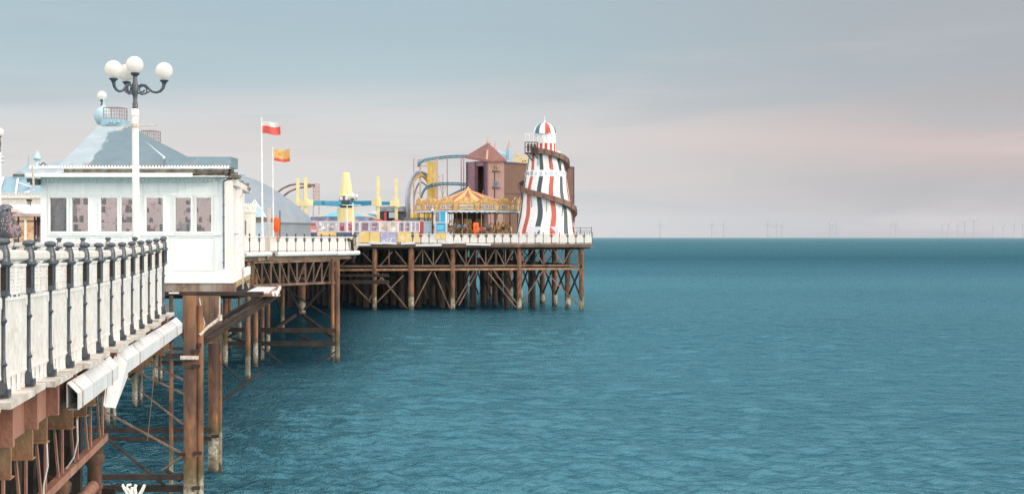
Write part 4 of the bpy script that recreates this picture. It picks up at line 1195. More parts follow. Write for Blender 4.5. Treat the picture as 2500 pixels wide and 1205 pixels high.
for jj, xs0 in enumerate((PX(1268, HD), PX(1105, HD), PX(1003, HD), PX(913, HD), -21.0)):
    for j in range(11):
        ya, yb = HD + 7 * j, HD + 7 * (j + 1)
        m = MB(); m.bar((xs0 + SL * (ya - HD), ya + .6, 1.0), (xs0 + SL * (yb - HD), yb + .6, 5.2), .16); m.build('inner_brace', M['dark_steel'], hd)
for j in range(1, 12):                                        # cross frames under the deck
    y = HD + 7 * j; xr = x0s + SL * (y - HD)
    m = MB(); m.box2((xr - 34, y, HZ - 3.1), (xr, y + .2, HZ - 2.7)); m.build('cross_beam', M['dark_steel'], hd)
for j in range(12):
    y = HD + 7 * j + 3; xr = x0s + SL * (y - HD)
    for i in range(9):
        m = MB(); m.bar((xr - i * 3.2, y, HZ - .6), (xr - i * 3.2 - 1.6, y, HZ - 2.9), .12); m.bar((xr - i * 3.2 - 1.6, y, HZ - 2.9), (xr - i * 3.2 - 3.2, y, HZ - .6), .12); m.build('lattice_web', M['dark_steel'], hd)
# dark blocks added under the deck to stop light between the piles
m = MB(); m.box2((PX(858, 186), 186, -1.0), (PX(905, 186), 200, HZ - .6)); m.box2((PX(952, 190), 190, -1.0), (PX(1035, 190), 204, HZ - .6)); m.build('dark_block', M['soffit'], hd)
# ------------------------------------------------------------------ flags, lifebuoys, lamps on the outer pier
M['pole_white'] = mat('white_flagpole', (.78, .76, .73), None, 4, .45)
def flag(name, lab, x, d, y_top, y_bot, x0, x1, fy0, fy1, base_z, w0, w1, cols, seed):
    m = MB(); b = Vector((PX(x + 1, d), d, base_z)); t = Vector((PX(x - 1.5, d), d, PZ(y_top, d)))
    m.tube([b, t], [w0 / 2, w1 / 2], 10); m.ball(t, w1 * .9, 10, 8)
    f = m.build('flagpole', M['pole_white'], None, True, loc=b)
    tag(f, lab[0], 'flagpole', 'flagpoles at the middle landing')
    m = MB(); nx, nz = 22, 8; rnd = random.Random(seed)
    X0, X1, Z0, Z1 = PX(x0, d), PX(x1, d), PZ(fy1, d), PZ(fy0, d); W = X1 - X0
    vs = []
    for side_ in (0, 1):
        for j in range(nz + 1):
            for i in range(nx + 1):
                u, v = i / nx, j / nz
                yy = .16 * W * u * math.sin(u * 7.5 + v * 1.3 + seed) + .012 * side_
                zz = lerp(Z0, Z1, v) - .16 * (Z1 - Z0) * u * (1.1 - v * .6) + .10 * (Z1 - Z0) * u * math.sin(u * 6 + seed) + (.12 * (Z1 - Z0) * (1 - u) if v > .5 else 0) * 0
                vs.append((X0 + W * u, d + yy, zz))
    o = (nz + 1) * (nx + 1)
    for s2 in (0, 1):
        m.cur = 0
    m.v = vs
    for s2 in (0, 1):
        for j in range(nz):
            for i in range(nx):
                q = [j * (nx + 1) + i, j * (nx + 1) + i + 1, (j + 1) * (nx + 1) + i + 1, (j + 1) * (nx + 1) + i]
                q = [s2 * o + k for k in q]
                m.f.append(tuple(q if s2 == 0 else q[::-1])); m.m.append(cols(j / nz, i / nx))
    g = m.build(name, [M['flag_red'], M['flag_white'], M['flag_yellow'], M['flag_brown']], None, True)
    return tag(g, lab[1], 'flag', 'flags flying over the middle landing')
M['flag_red'] = mat('red_flag_cloth', (.62, .11, .08), (.54, .09, .07), 3, .8)
M['flag_white'] = mat('white_flag_cloth', (.64, .62, .61), None, 3, .8)
M['flag_yellow'] = mat('yellow_flag_cloth', (.72, .40, .14), (.64, .36, .13), 3, .8)
M['flag_brown'] = mat('ochre_flag_emblem', (.55, .28, .12), None, 3, .8)
zd = MZ0
flag('flag', ('taller white flagpole carrying the white and red flag', 'white over red flag on the taller pole'), 640, 96, 290, 0, 640.5, 684, 296, 325, zd, .17, .07, lambda v, u: 0 if v < .56 else 1, 1)
flag('flag', ('shorter white flagpole carrying the yellow flag', 'yellow flag with red lower edge on the shorter pole'), 667, 108, 362, 0, 669, 708, 364, 392, zd, .12, .06, lambda v, u: 0 if v < .24 or v > .93 else (3 if .25 < u < .42 and .4 < v < .75 else 2), 2)
def lifebuoy(x0, x1, y0, y1, d, lab, round_):
    m = MB(); cx = (PX(x0, d) + PX(x1, d)) / 2; w2 = PX(x1, d) - PX(x0, d); z0, z1 = PZ(y1, d), PZ(y0, d); h = z1 - z0
    t = thing('lifebuoy_cabinet', lab, 'lifebuoy cabinet', (cx, d, z0 - .5), 'lifebuoy cabinets')
    ring = []
    for i in range(24):
        a = 2 * PI * i / 24; r = w2 / 2
        ex = (math.cos(a) * r) if round_ else (max(-r, min(r, math.cos(a) * r * 1.5)))
        if round_: zz = math.sin(a) * r + (h / 2 - r) * (1 if math.sin(a) >= 0 else -1)
        else: zz = max(-h / 2, min(h / 2, math.sin(a) * h / 2 * 1.25))
        ring.append((ex, zz))
    rings = []
    for s2, y in ((.86, 0.0), (1.0, .05), (1.0, .16), (.9, .21)):
        rings.append([(cx + e * s2, d + y, (z0 + z1) / 2 + q * (s2 if s2 == 1 else s2 * .97 + .02)) for e, q in ring])
    m.loft(rings); m.build('housing', M['orange'], t, True)
    m = MB(); m.tube([(cx + w2 * .12, d + .12, z0 + .1), (cx + w2 * .12, d + .12, z0 - .55)], .05, 8); m.build('bracket', M['orange'], t, True)
    if not round_:
        m = MB(); m.tube([(cx + .07 * math.cos(q), d - .012, (z0 + z1) / 2 + .05 + .12 * math.sin(q)) for q in [2 * PI * i / 14 for i in range(15)]], .022, 6); m.build('hand_hole', M['dark_orange'], t, True)
    else:
        m = MB(); m.bar((cx + w2 * .52, d + .1, z0 - .4), (cx + w2 * .52, d + .1, z1 + .4), .06); m.build('support_post', M['thin_iron'], t)
M['orange'] = mat('orange_plastic', (.90, .13, .015), (.82, .11, .015), 2, .45)
M['dark_orange'] = mat('dark_orange_recess', (.35, .05, .01), None, 3, .6)
dl = 92.8
lifebuoy(667.5, 682.5, 529, 567, dl, 'tall rounded orange lifebuoy cabinet beside the shorter flagpole', True)
lifebuoy(1155.5, 1168.5, 543, 568, HD - .3, 'squarer red orange lifebuoy cabinet in front of the carousel horses', False)
for (px, py, D, lab, arms, rg2) in ((847.5, 482, HD + 1.2, 'thin white pier lamp with low globes, left of the pair before the yellow ride tower', ((180, .72), (-90, .5), (15, .3)), .24), (861.5, 476, HD + .9, 'thin white pier lamp with raised globes, right of the pair before the yellow ride tower', ((180, .62), (0, .42), (-90, .5)), .24)):
    z = PZ(py, D); base = Vector((PX(px, D), D, HZ - .1))
    t = thing('lamp_post', lab, 'street lamp', base, 'globe lamps of the pier')
    globe_lamp(t, base, z - base.z, rg=rg2, arms=arms, thin=.95, dark_base=False, bar=False)
    m = MB(); m.bar((base.x - .9 + .3, D, PZ(500, D)), (base.x + 1.0, D, PZ(501, D)), .09); m.build('cross_bar', M['pole_white'], t)

# ------------------------------------------------------------------ glazed screens along the head
gs = thing('glass_screen', 'row of white framed tinted wind screens standing behind the pier head railing', 'wind screen', (PX(850, HD), HD + 1.6, HZ))
M['frame_white'] = mat('white_aluminium', (.74, .72, .75), (.66, .64, .68), 3, .45)
sd_ = HD + 1.6
screens = [(684, 729, 'pink'), (731, 775, 'red'), (776, 822, 'grey'), (826, 863, 'crimson'), (866, 877, 'navy'), (880, 926, 'mauve'), (928, 971, 'cream'), (973, 1003, 'mauve'), (1005, 1024, 'mauve')]
tint = dict(pink=(.44, .26, .30), red=(.56, .15, .16), grey=(.42, .40, .42), crimson=(.36, .10, .17), navy=(.10, .12, .18), mauve=(.28, .18, .25), cream=(.70, .56, .44))
tm = {k: mat('tinted_pane_' + k, v, tuple(q * .55 for q in v), 1.4, .25, spec=.5, stain=tuple(min(1, q * 1.7 + .1) for q in v), sscale=1.1, sth=(.52, .62)) for k, v in tint.items()}
for (x0, x1, c) in screens:
    f = MB(); X0, X1, Z0, Z1 = PX(x0, sd_), PX(x1, sd_), PZ(566.5, sd_), PZ(540.5, sd_)
    mids = [X0, (X0 + X1) / 2, X1] if x1 - x0 > 15 else [X0, X1]
    for z in (Z0, Z1): f.bar((X0, sd_, z), (X1, sd_, z), .10)
    for z in (Z0 + .12, Z1 - .13): f.bar((X0, sd_ - .01, z), (X1, sd_ - .01, z), .05)
    for x in mids: f.bar((x, sd_, Z0), (x, sd_, Z1), .10)
    for i in range(len(mids) - 1):
        f.bar((mids[i] + .16, sd_ - .01, Z0), (mids[i] + .16, sd_ - .01, Z1), .05); f.bar((mids[i + 1] - .16, sd_ - .01, Z0), (mids[i + 1] - .16, sd_ - .01, Z1), .05)
    fr = f.build('screen_frame', M['frame_white'], gs)
    for i in range(len(mids) - 1):
        g = MB(); g.box2((mids[i] + .05, sd_ + .01, Z0 + .05), (mids[i + 1] - .05, sd_ + .03, Z1 - .05)); g.build('pane', tm[c], fr)
        if i == 1 and c != 'cream':                     # faint white lettering strip, unreadable in the photo
            s2 = MB(); zz = (Z0 + Z1) / 2; xx = mids[i] + .25; rnd = random.Random(x0)
            while xx < mids[i + 1] - .3:
                w2 = rnd.uniform(.05, .14); s2.box((xx, sd_ - .002, zz + rnd.uniform(-.02, .02)), (w2, .01, rnd.uniform(.07, .14))); xx += w2 + .03
            s2.build('lettering', M['frame_white'], fr)
for (x0, x1) in ((705, 728), (776, 822)):
    m = MB(); m.box2((PX(x0, sd_), sd_ - .5, PZ(575, sd_)), (PX(x1, sd_), sd_ - .4, PZ(567, sd_))); m.build('base_panel', M['yellow_sheet'], gs)
for (x0, x1) in ((683, 704), (729, 775), (823, 877)):
    m = MB(); m.box2((PX(x0, sd_), sd_ - .5, PZ(580, sd_)), (PX(x1, sd_), sd_ - .4, PZ(567, sd_))); m.build('base_panel', M['navy_sheet'], gs)
m = MB(); m.box2((PX(880, sd_), sd_ - .35, HZ - .04), (PX(1024, sd_), sd_ - .25, PZ(567, sd_))); m.build('base_panel', M['navy_sheet'], gs)

# ticket box, steel cabinet and red pillar
M['cab_blue'] = mat('pale_blue_cabinet', (.36, .46, .54), (.32, .42, .50), 2, .45)
M['sign_blue'] = mat('bright_blue_board', (.02, .30, .52), (.03, .36, .56), 2, .45)
M['red_paint'] = mat('red_paint', (.52, .07, .06), (.44, .06, .05), 3, .5)
M['grey_glass'] = mat('dull_grey_glass', (.22, .22, .27), (.14, .15, .19), 2, .3)
t = thing('steel_cabinet', 'pale blue steel cabinet between red pillar and blue ticket booth', 'cabinet', (PX(1045, HD), HD + 1.8, HZ))
m = MB(); m.box2((PX(1034, HD + 1.8), HD + 1.8, HZ - .04), (PX(1055, HD + 1.8), HD + 3, PZ(541.5, HD + 1.8))); m.build('body', M['cab_blue'], t)
m = MB(); m.box2((PX(1033, HD + 1.8), HD + 1.7, PZ(541.3, HD + 1.8)), (PX(1056, HD + 1.8), HD + 3.1, PZ(539.8, HD + 1.8))); m.build('lid', M['frame_white'], t)
t = thing('gate_post', 'red square gate post at the end of the tinted wind screens', 'pillar', (PX(1029, HD), HD + 1.7, HZ))
m = MB(); m.box2((PX(1025, HD + 1.7), HD + 1.7, HZ - .04), (PX(1033, HD + 1.7), HD + 2.2, PZ(539, HD + 1.7))); m.build('shaft', M['red_paint'], t)
m = MB(); m.box2((PX(1024.5, HD + 1.7), HD + 1.65, PZ(539, HD + 1.7)), (PX(1033.5, HD + 1.7), HD + 2.25, PZ(537.5, HD + 1.7))); m.build('cap', M['frame_white'], t)
D = HD + 1.4
t = thing('ticket_booth', 'white ticket booth with bright blue boards in front of the carousel', 'booth', (PX(1075, D), D, HZ))
m = MB(); m.box2((PX(1060.5, D), D + .02, HZ - .04), (PX(1091, D), D + 1.5, PZ(516, D))); m.build('body', M['frame_white'], t)
m = MB(); m.box2((PX(1059, D), D - .1, PZ(516, D)), (PX(1093, D), D + 1.6, PZ(513.5, D))); m.build('roof', M['cab_blue'], t)
m = MB(); m.box2((PX(1063, D), D - .02, PZ(541, D)), (PX(1073, D), D + .01, PZ(518, D))); m.build('window', M['grey_glass'], t)
m = MB(); m.box2((PX(1075, D), D - .02, PZ(541, D)), (PX(1087, D), D + .01, PZ(517, D))); m.build('blue_panel', M['sign_blue'], t)
D2 = D - .25
m = MB()
for (a, b, c, dd) in ((1063, 542.5, 1089, 544.5), (1063, 564.5, 1089, 566.5), (1063, 544.5, 1065, 564.5), (1087, 544.5, 1089, 564.5)): m.box2((PX(a, D2), D2 - .03, PZ(dd, D2)), (PX(c, D2), D2 + .02, PZ(b, D2)))
sgn = m.build('sign_frame', M['cab_blue'], t)
m = MB(); m.box2((PX(1065, D2), D2 - .005, PZ(564.5, D2)), (PX(1087, D2), D2 + .015, PZ(544.5, D2))); m.build('sign_board', M['sign_blue'], sgn)
m = MB(); rnd = random.Random(8)
for yy, xa, xb in ((551.5, 1067, 1083), (557, 1067, 1081)):
    x = xa
    while x < xb:
        w2 = rnd.uniform(1, 2); m.box2((PX(x, D2), D2 - .012, PZ(yy + 1.6, D2)), (PX(x + w2, D2), D2 - .004, PZ(yy, D2))); x += w2 + .5
m.build('sign_lettering', M['frame_white'], sgn)
t = thing('pole_light', 'brown pole with a white lantern beside the blue ticket booth', 'street lamp', (PX(1055, D), D, HZ))
m = MB(); m.bar((PX(1055.5, D), D, HZ - .04), (PX(1055.5, D), D, PZ(515, D)), .13); m.build('pole', M['dark_steel'], t)
m = MB(); m.ball((PX(1056, D), D, PZ(512.5, D)), .17, 10, 8); m.build('lantern', M['globe'], t, True)

# ------------------------------------------------------------------ carousel
CD = 178.5
cs = CD / 3400
cx = PX(1143, CD)
cr = thing('carousel', 'gilded galloping horse carousel with red and yellow striped canopy', 'carousel', (cx, CD, HZ))
M['gold'] = mat('gilded_carving', (.60, .34, .10), (.46, .25, .09), 2.2, .45, stain=(.66, .48, .26), sscale=3.2, sth=(.5, .62), bump=.5, bscale=9)
M['gold_board'] = mat('ochre_rounding_board', (.58, .37, .17), (.48, .30, .14), 1.3, .5)
M['cream_sign'] = mat('cream_sign_panel', (.66, .52, .38), (.60, .46, .34), 1.2, .5)
M['can_red'] = mat('canopy_red', (.38, .12, .07), (.33, .10, .06), 2, .7)
M['can_yel'] = mat('canopy_yellow', (.62, .38, .14), (.56, .34, .13), 2, .7)
M['lilac_text'] = mat('violet_lettering', (.13, .10, .14), (.18, .14, .19), 6, .6)
M['fringe'] = mat('pale_blue_fringe', (.56, .62, .66), (.48, .55, .60), 4, .6)
RB = 133 * cs
def CZ(py): return PZ(py, CD - RB)     # boards are on the near side of the ring
NS = 16
zA, zB, zT = CZ(513), CZ(497), CZ(494.5)
scf = (CD - RB) / CD
RBs = RB * scf
def seg_pts(r, k, n=NS, off=.5): 
    a = 2 * PI * (k + off) / n - PI / 2
    return (cx + r * math.cos(a), CD + r * math.sin(a))
for k in range(NS):
    p, q = seg_pts(RBs, k, off=-.5), seg_pts(RBs, k, off=.5)
    m = MB(); m.prism([(p[0], p[1], zA), (q[0], q[1], zA), (q[0], q[1], zB), (p[0], p[1], zB)], (0, .06, 0)); bd = m.build('rounding_board', M['gold_board'], cr)
    P0, Q0 = Vector((p[0], p[1], 0)), Vector((q[0], q[1], 0)); nrm = Vector(((p[0] + q[0]) / 2 - cx, (p[1] + q[1]) / 2 - CD, 0)).normalized()
    m = MB()                                                   # carved scalloped cresting
    pl = [(P0 + Vector((0, 0, zB)))]
    pts_ = []
    for i in range(13):
        u = i / 12; hgt = .28 + .62 * abs(math.sin(PI * u)) ** 1.4 + .08 * math.sin(u * PI * 6)
        v = P0.lerp(Q0, u); pts_.append(Vector((v.x, v.y, zB + hgt)))
    poly = [P0 + Vector((0, 0, zB)), Q0 + Vector((0, 0, zB))] + pts_[::-1]
    m.prism(poly, nrm * .08); m.build('cresting', M['gold'], cr)
    m = MB()
    a, b = P0.lerp(Q0, .17), P0.lerp(Q0, .83); o = nrm * .05
    m.prism([a + o + Vector((0, 0, zA + .13)), b + o + Vector((0, 0, zA + .13)), b + o + Vector((0, 0, zB - .08)), a + o + Vector((0, 0, zB - .08))], nrm * .03)
    m.build('sign_panel', M['cream_sign'], bd)
    m = MB()
    for u in (0.0, 1.0):
        v = P0.lerp(Q0, u) + nrm * .06; m.prism([v + Vector((-.18, 0, zA)), v + Vector((.18, 0, zA)), v + Vector((.28, 0, zB)), v + Vector((-.28, 0, zB))], (0, -.05, 0))
    m.build('bracket', M['gold'], bd)
def text_mesh(txt, size, p, nrm, mat_, parent, name='lettering', ext=.01):
    cu = bpy.data.curves.new(name, 'FONT'); cu.body = txt; cu.size = size; cu.align_x = 'CENTER'; cu.align_y = 'CENTER'; cu.extrude = ext; cu.resolution_u = 2
    ob = bpy.data.objects.new('tmp', cu); col.objects.link(ob)
    me = bpy.data.meshes.new_from_object(ob.evaluated_get(bpy.context.evaluated_depsgraph_get()))
    bpy.data.objects.remove(ob)
    me.name = name; me.materials.clear(); me.materials.append(mat_)
    o = bpy.data.objects.new(name, me); col.objects.link(o); o.parent = parent
    o.location = Vector(p) - origin(parent)
    ang = math.atan2(nrm.y, nrm.x) + PI / 2
    o.rotation_euler = (PI / 2, 0, ang)
    return o
boards = [o for o in cr.children if o.name.startswith('rounding_board')]
for off, txt in ((-2, 'RIDE'), (-1, 'ON THE'), (0, 'GALLOPING'), (1, 'HORSES'), (2, 'RIDE')):
    k = off % NS
    p, q = seg_pts(RBs, k, off=-.5), seg_pts(RBs, k, off=.5); c = Vector(((p[0] + q[0]) / 2, (p[1] + q[1]) / 2, (zA + zB) / 2))
    nrm = (Vector((c.x, c.y, 0)) - Vector((cx, CD, 0))).normalized()
    tx = text_mesh(txt, .62 if len(txt) < 8 else .44, c + nrm * .095, nrm, M['lilac_text'], boards[k])
    tx.scale = (.85, 1.0, 1)
m = MB()                                                       # fringe below the boards
for k in range(64):
    p, q = seg_pts(RBs - .02, k, 64, -.5), seg_pts(RBs - .02, k, 64, .5)
    mid_ = ((p[0] + q[0]) / 2, (p[1] + q[1]) / 2)
    m.prism([(p[0], p[1], zA), (q[0], q[1], zA), (q[0], q[1], zA - .20), (mid_[0], mid_[1], zA - .30), (p[0], p[1], zA - .20)], (0, .03, 0))
m.build('fringe', M['fringe'], cr)
m = MB(); apex = PZ(461.5, CD); rim = PZ(507, CD)
vs = [(cx, CD, apex)]
NG = 24
for k in range(NG): 
    a = 2 * PI * (k + .5) / NG - PI / 2; vs.append((cx + RBs * .985 * math.cos(a), CD + RBs * .985 * math.sin(a), rim))
m.v = vs
for k in range(NG): m.f.append((0, 1 + k, 1 + (k + 1) % NG)); m.m.append(k % 2)
m.cur = 0; m.lathe([(.35, -.15), (.3, .05), (.12, .12), (.14, .2), (.02, .35)], (cx, CD, apex), 10)
m.build('canopy', [M['can_yel'], M['can_red']], cr)
M['car_dark'] = mat('dark_underside', (.085, .058, .035), (.06, .042, .028), 3, .8)
M['car_wood'] = mat('varnished_panel', (.40, .22, .10), (.30, .16, .08), 2, .4)
m = MB(); m.lathe([(.3, zA - .05), (RBs - .1, zA - .02), (RBs - .1, zA + .05)], (cx, CD, 0), 32); m.build('ceiling', M['car_dark'], cr)
m = MB(); m.lathe([(RBs - .5, HZ + .35), (RBs - .5, HZ + .5), (0.2, HZ + .52)], (cx, CD, 0), 32); m.lathe([(RBs - .8, HZ - .05), (RBs - .8, HZ + .36)], (cx, CD, 0), 32); m.build('platform', M['car_wood'], cr)
m = MB(); m.lathe([(2.0, HZ + .5), (2.0, zA - .05)], (cx, CD, 0), 8, rot=PI / 8); drum = m.build('centre_drum', M['car_dark'], cr)
for k in range(8):
    a = 2 * PI * k / 8; nx, ny = math.cos(a), math.sin(a); c = Vector((cx + nx * 1.86, CD + ny * 1.86, 0)); tv = Vector((-ny, nx, 0)); m = MB()
    m.prism([c - tv * .5 + Vector((0, 0, HZ + .8)), c + tv * .5 + Vector((0, 0, HZ + .8)), c + tv * .5 + Vector((0, 0, zA - 1.0)), c - tv * .5 + Vector((0, 0, zA - 1.0))], (nx * .05, ny * .05, 0)); m.build('painted_panel', M['can_yel'] if k % 2 == 0 else M['car_wood'], drum)
def horse_mesh():
    m = MB()
    # barrel, neck, head facing +x
    def ring(c, ry, rz, n=10, tilt=0.0):
        return [(c[0] - math.sin(tilt) * rz * math.sin(a), c[1] + ry * math.cos(a), c[2] + math.cos(tilt) * rz * math.sin(a)) for a in [2 * PI * i / n for i in range(n)]]
    m.loft([ring((-.62, 0, .98), .05, .06), ring((-.55, 0, .98), .17, .20), ring((-.35, 0, .95), .21, .24), ring((0, 0, .92), .19, .21), ring((.30, 0, .96), .20, .25), ring((.47, 0, 1.04), .15, .22, tilt=-.5),
            ring((.58, 0, 1.22), .10, .16, tilt=-.9), ring((.70, 0, 1.42), .075, .12, tilt=-1.0), ring((.78, 0, 1.54), .075, .10, tilt=-.3), ring((.90, 0, 1.50), .065, .085, tilt=.4), ring((1.05, 0, 1.38), .045, .06, tilt=.5), ring((1.10, 0, 1.34), .03, .04, tilt=.5)])
    for s2 in (-1, 1):
        m.tube([(.38, s2 * .11, .90), (.62, s2 * .11, .72), (.60, s2 * .11, .48), (.52, s2 * .11, .42)], [.09, .06, .04, .05], 7)
        m.tube([(-.42, s2 * .11, .90), (-.62, s2 * .12, .66), (-.80, s2 * .12, .52), (-1.0, s2 * .12, .38)], [.13, .075, .045, .05], 7)
        m.tube([(.80, s2 * .05, 1.60), (.79, s2 * .055, 1.70)], [.03, .008], 5)
    m.tube([(-.60, 0, 1.05), (-.78, 0, 1.02), (-.88, 0, .82), (-.92, 0, .60)], [.05, .07, .06, .01], 7)
    return m
hm = [mat('cream_horse', (.62, .44, .27), (.48, .32, .19), 4, .4), mat('gold_horse', (.48, .32, .11), (.36, .22, .09), 4, .4), mat('white_horse', (.70, .60, .50), (.60, .48, .38), 4, .4), mat('grey_horse', (.34, .31, .31), (.24, .21, .21), 4, .4)]
M['brass'] = mat('brass_pole', (.70, .50, .26), (.60, .42, .22), 4, .3, .0)
sm = MB()
sm.prism([(-.22, -.23, 1.02), (.2, -.23, 1.02), (.22, -.1, 1.20), (-.26, -.1, 1.22)], (0, .46, 0)); sm.box((0, 0, .92), (.34, .46, .3))
hmesh = smesh = None
rnd = random.Random(12)
for ring_r, cnt in ((RBs - 1.35, 14), (RBs - 2.9, 10)):
    for k in range(cnt):
        a = 2 * PI * (k + .3 * (cnt == 10)) / cnt + .12
        x, y = cx + ring_r * math.cos(a), CD + ring_r * math.sin(a)
        dz = rnd.uniform(.1, .55)
        if hmesh is None:
            hb_ = horse_mesh().build('horse', hm[0], None, True, True); hmesh = hb_.data; h = hb_
            h['_m'] = 0
        else:
            h = bpy.data.objects.new('horse', hmesh); col.objects.link(h)
        h.parent = cr; h.location = Vector((x, y, HZ + .5 + dz)) - origin(cr); h.rotation_euler = (0, 0, a + PI / 2); h.scale = (1.12, 1.12, 1.12)
        h.material_slots[0].link = 'OBJECT'; h.material_slots[0].material = hm[rnd.randrange(4)]
        if smesh is None:
            so_ = sm.build('saddle', M['red_paint'], None, False, True); smesh = so_.data; s2 = so_
        else:
            s2 = bpy.data.objects.new('saddle', smesh); col.objects.link(s2)
        s2.parent = h; s2.material_slots[0].link = 'OBJECT'; s2.material_slots[0].material = (M['red_paint'], M['navy_sheet'], M['can_yel'])[rnd.randrange(3)]
        m = MB(); m.tube([(x, y, HZ + .5), (x, y, zA)], .045, 8); m.build('horse_pole', M['brass'], cr, True)
for k in range(NS):
    p = seg_pts(RBs - .25, k, off=-.5); m = MB(); m.tube([(p[0], p[1], HZ), (p[0], p[1], zA)], .05, 8); m.build('rim_pole', M['car_dark'], cr, True)

# ------------------------------------------------------------------ helter skelter
SDp = 172.5
hx = PX(1332.5, SDp)
hs = thing('helter_skelter', 'white helter skelter tower with wavy red and black stripes and brown spiral slide', 'helter skelter', (hx, SDp, HZ))
sp = SDp / 3400
def hz(py): return PZ(py, SDp)
prof_px = [(74, 575), (72, 566), (67, 540), (61.5, 505), (55.5, 465), (51, 435), (46, 405), (41.5, 380), (38, 372)]
def hr_at(z):
    for (r0, y0), (r1, y1) in zip(prof_px, prof_px[1:]):
        z0, z1 = hz(y0), hz(y1)
        if z0 <= z <= z1: return lerp(r0, r1, (z - z0) / (z1 - z0)) * sp
    return prof_px[0][0] * sp if z < hz(575) else prof_px[-1][0] * sp
def stripe_mat():
    m = bpy.data.materials.new('striped_tower_paint'); m.use_nodes = True
    t = NT(m.node_tree); p = t.n['Principled BSDF']; p.inputs['Roughness'].default_value = .5
    x, y, z = t.sep(t.new('ShaderNodeTexCoord').outputs['Object'])
    ang = t.math('ARCTAN2', y, x)
    zt_ = hz(372) - HZ
    wob = t.math('MULTIPLY', t.math('SINE', t.math('MULTIPLY', z, 1.25)), .045)
    u = t.math('ADD', t.math('DIVIDE', t.math('ADD', t.math('ADD', ang, wob), 2 * PI + R(90 - 14)), R(30)), .5)
    fr = t.math('FRACT', u); idx = t.math('FLOOR', u)
    odd = t.math('MODULO', idx, 2.0)
    dist = t.math('ABSOLUTE', t.math('SUBTRACT', fr, .5))
    st = t.math('LESS_THAN', dist, .19)
    zw0, zw1 = hz(432) - HZ, hz(417) - HZ
    band = t.math('MULTIPLY', t.math('GREATER_THAN', z, zw0), t.math('LESS_THAN', z, zw1))
    low = t.math('LESS_THAN', z, hz(553) - HZ)
    st = t.math('MULTIPLY', st, t.math('SUBTRACT', 1.0, band))
    seam = t.math('GREATER_THAN', dist, .49)
    n = t.noise(t.new('ShaderNodeTexCoord').outputs['Object'], 1.2, 5.0)
    wcol = t.mix(t.maprange(n, .35, .7), (.74, .73, .72), (.62, .61, .60))
    wcol = t.mix(t.math('MULTIPLY', seam, .35), wcol, (.40, .42, .45))
    c = t.mix(st, wcol, t.mix(t.maprange(odd, .4, .6), (.44, .080, .050), (.030, .048, .056)))
    t.put(p.inputs['Base Color'], c)
    return m
m = MB()
pr = []
for (r0, y0), (r1, y1) in zip(prof_px, prof_px[1:]):
    for i in range(4): pr.append((lerp(r0, r1, i / 4) * sp, hz(lerp(y0, y1, i / 4))))
pr.append((38 * sp, hz(372)))
pr[0] = (74 * sp, HZ - .04)
m.lathe(pr, (hx, SDp, 0), 48); m.build('tower', stripe_mat(), hs, True)
m = MB()
for k in range(28):
    a = -PI / 2 + R(30) * (k // 2 - 3) + R(15) * (k % 2) ; 
    r = hr_at(hz(424)) + .02; c = (hx + r * math.cos(a), SDp + r * math.sin(a), hz(424.5))
    if k % 2 == 0: m.ball(c, .14, 8, 6, (1, 1, 1.6))
    else: m.box(c, (.34, .1, .5), a + PI / 2)
m.build('lettered_band', mat('faded_lilac_decor', (.60, .60, .66), (.50, .50, .58), 9, .6), hs)
# cabin
rc = 24.5 * sp; cbx = PX(1337, SDp)
m = MB(); m.lathe([(38 * sp, hz(374)), (38 * sp, hz(371)), (rc, hz(370.5)), (rc, hz(329)), (rc * 1.12, hz(328.5)), (rc * 1.12, hz(326.5)), (rc, hz(326))], (hx, SDp, 0), 12, rot=R(15)); m.build('cabin', mat('white_cabin_paint', (.80, .79, .78), (.74, .73, .72), 2, .5), hs)
for k in range(12):
    a = R(30 * k - 90); nx, ny = math.cos(a), math.sin(a); tv = Vector((-ny, nx, 0)); c = Vector((hx + nx * rc * .968, SDp + ny * rc * .968, 0))
    m = MB(); m.prism([c - tv * .17 + Vector((0, 0, hz(371))), c + tv * .17 + Vector((0, 0, hz(371))), c + tv * .17 + Vector((0, 0, hz(350.5))), c - tv * .17 + Vector((0, 0, hz(350.5)))], (nx * .03, ny * .03, 0)); m.build('red_panel', M['red_bright'] if 'red_bright' in M else M.setdefault('red_bright', mat('bright_red_paint', (.52, .07, .045), None, 2, .5)), hs)
    m = MB(); pts_ = [c + tv * (.24 * math.cos(q)) + Vector((nx * .03, ny * .03, hz(341) + .36 * math.sin(q) * (1 + .25 * (math.sin(q) > .9)))) for q in [PI * i / 10 for i in range(11)]]
    m.tube([pts_[0] - Vector((0, 0, .25))] + pts_ + [pts_[-1] - Vector((0, 0, .25))], .035, 6); m.build('arch', M['frame_white'], hs)
# dome
rd = 28 * sp; zd0, zd1 = hz(328), hz(300)
m = MB(); NV = 10; NU = 48
vs = []
for i in range(NV + 1):
    t_ = i / NV; r = rd * math.cos(t_ * PI / 2) ** .8 if i < NV else 1e-3; z = lerp(zd0, zd1, math.sin(t_ * PI / 2))
    for k in range(NU):
        a = 2 * PI * k / NU - PI / 2; vs.append((PX(1330, SDp) + r * math.cos(a), SDp + r * math.sin(a), z))
m.v = vs
for i in range(NV):
    for k in range(NU):
        g_ = (k // 4) % 12; mi = 0
        if g_ % 4 == 0: mi = 1
        elif g_ % 4 == 2: mi = 2
        m.f.append((i * NU + k, i * NU + (k + 1) % NU, (i + 1) * NU + (k + 1) % NU, (i + 1) * NU + k)); m.m.append(mi)
m.build('dome', [mat('dome_white', (.80, .78, .76), None, 2, .5), M['red_bright'], mat('dome_slate', (.06, .15, .20), None, 2, .5)], hs, True)
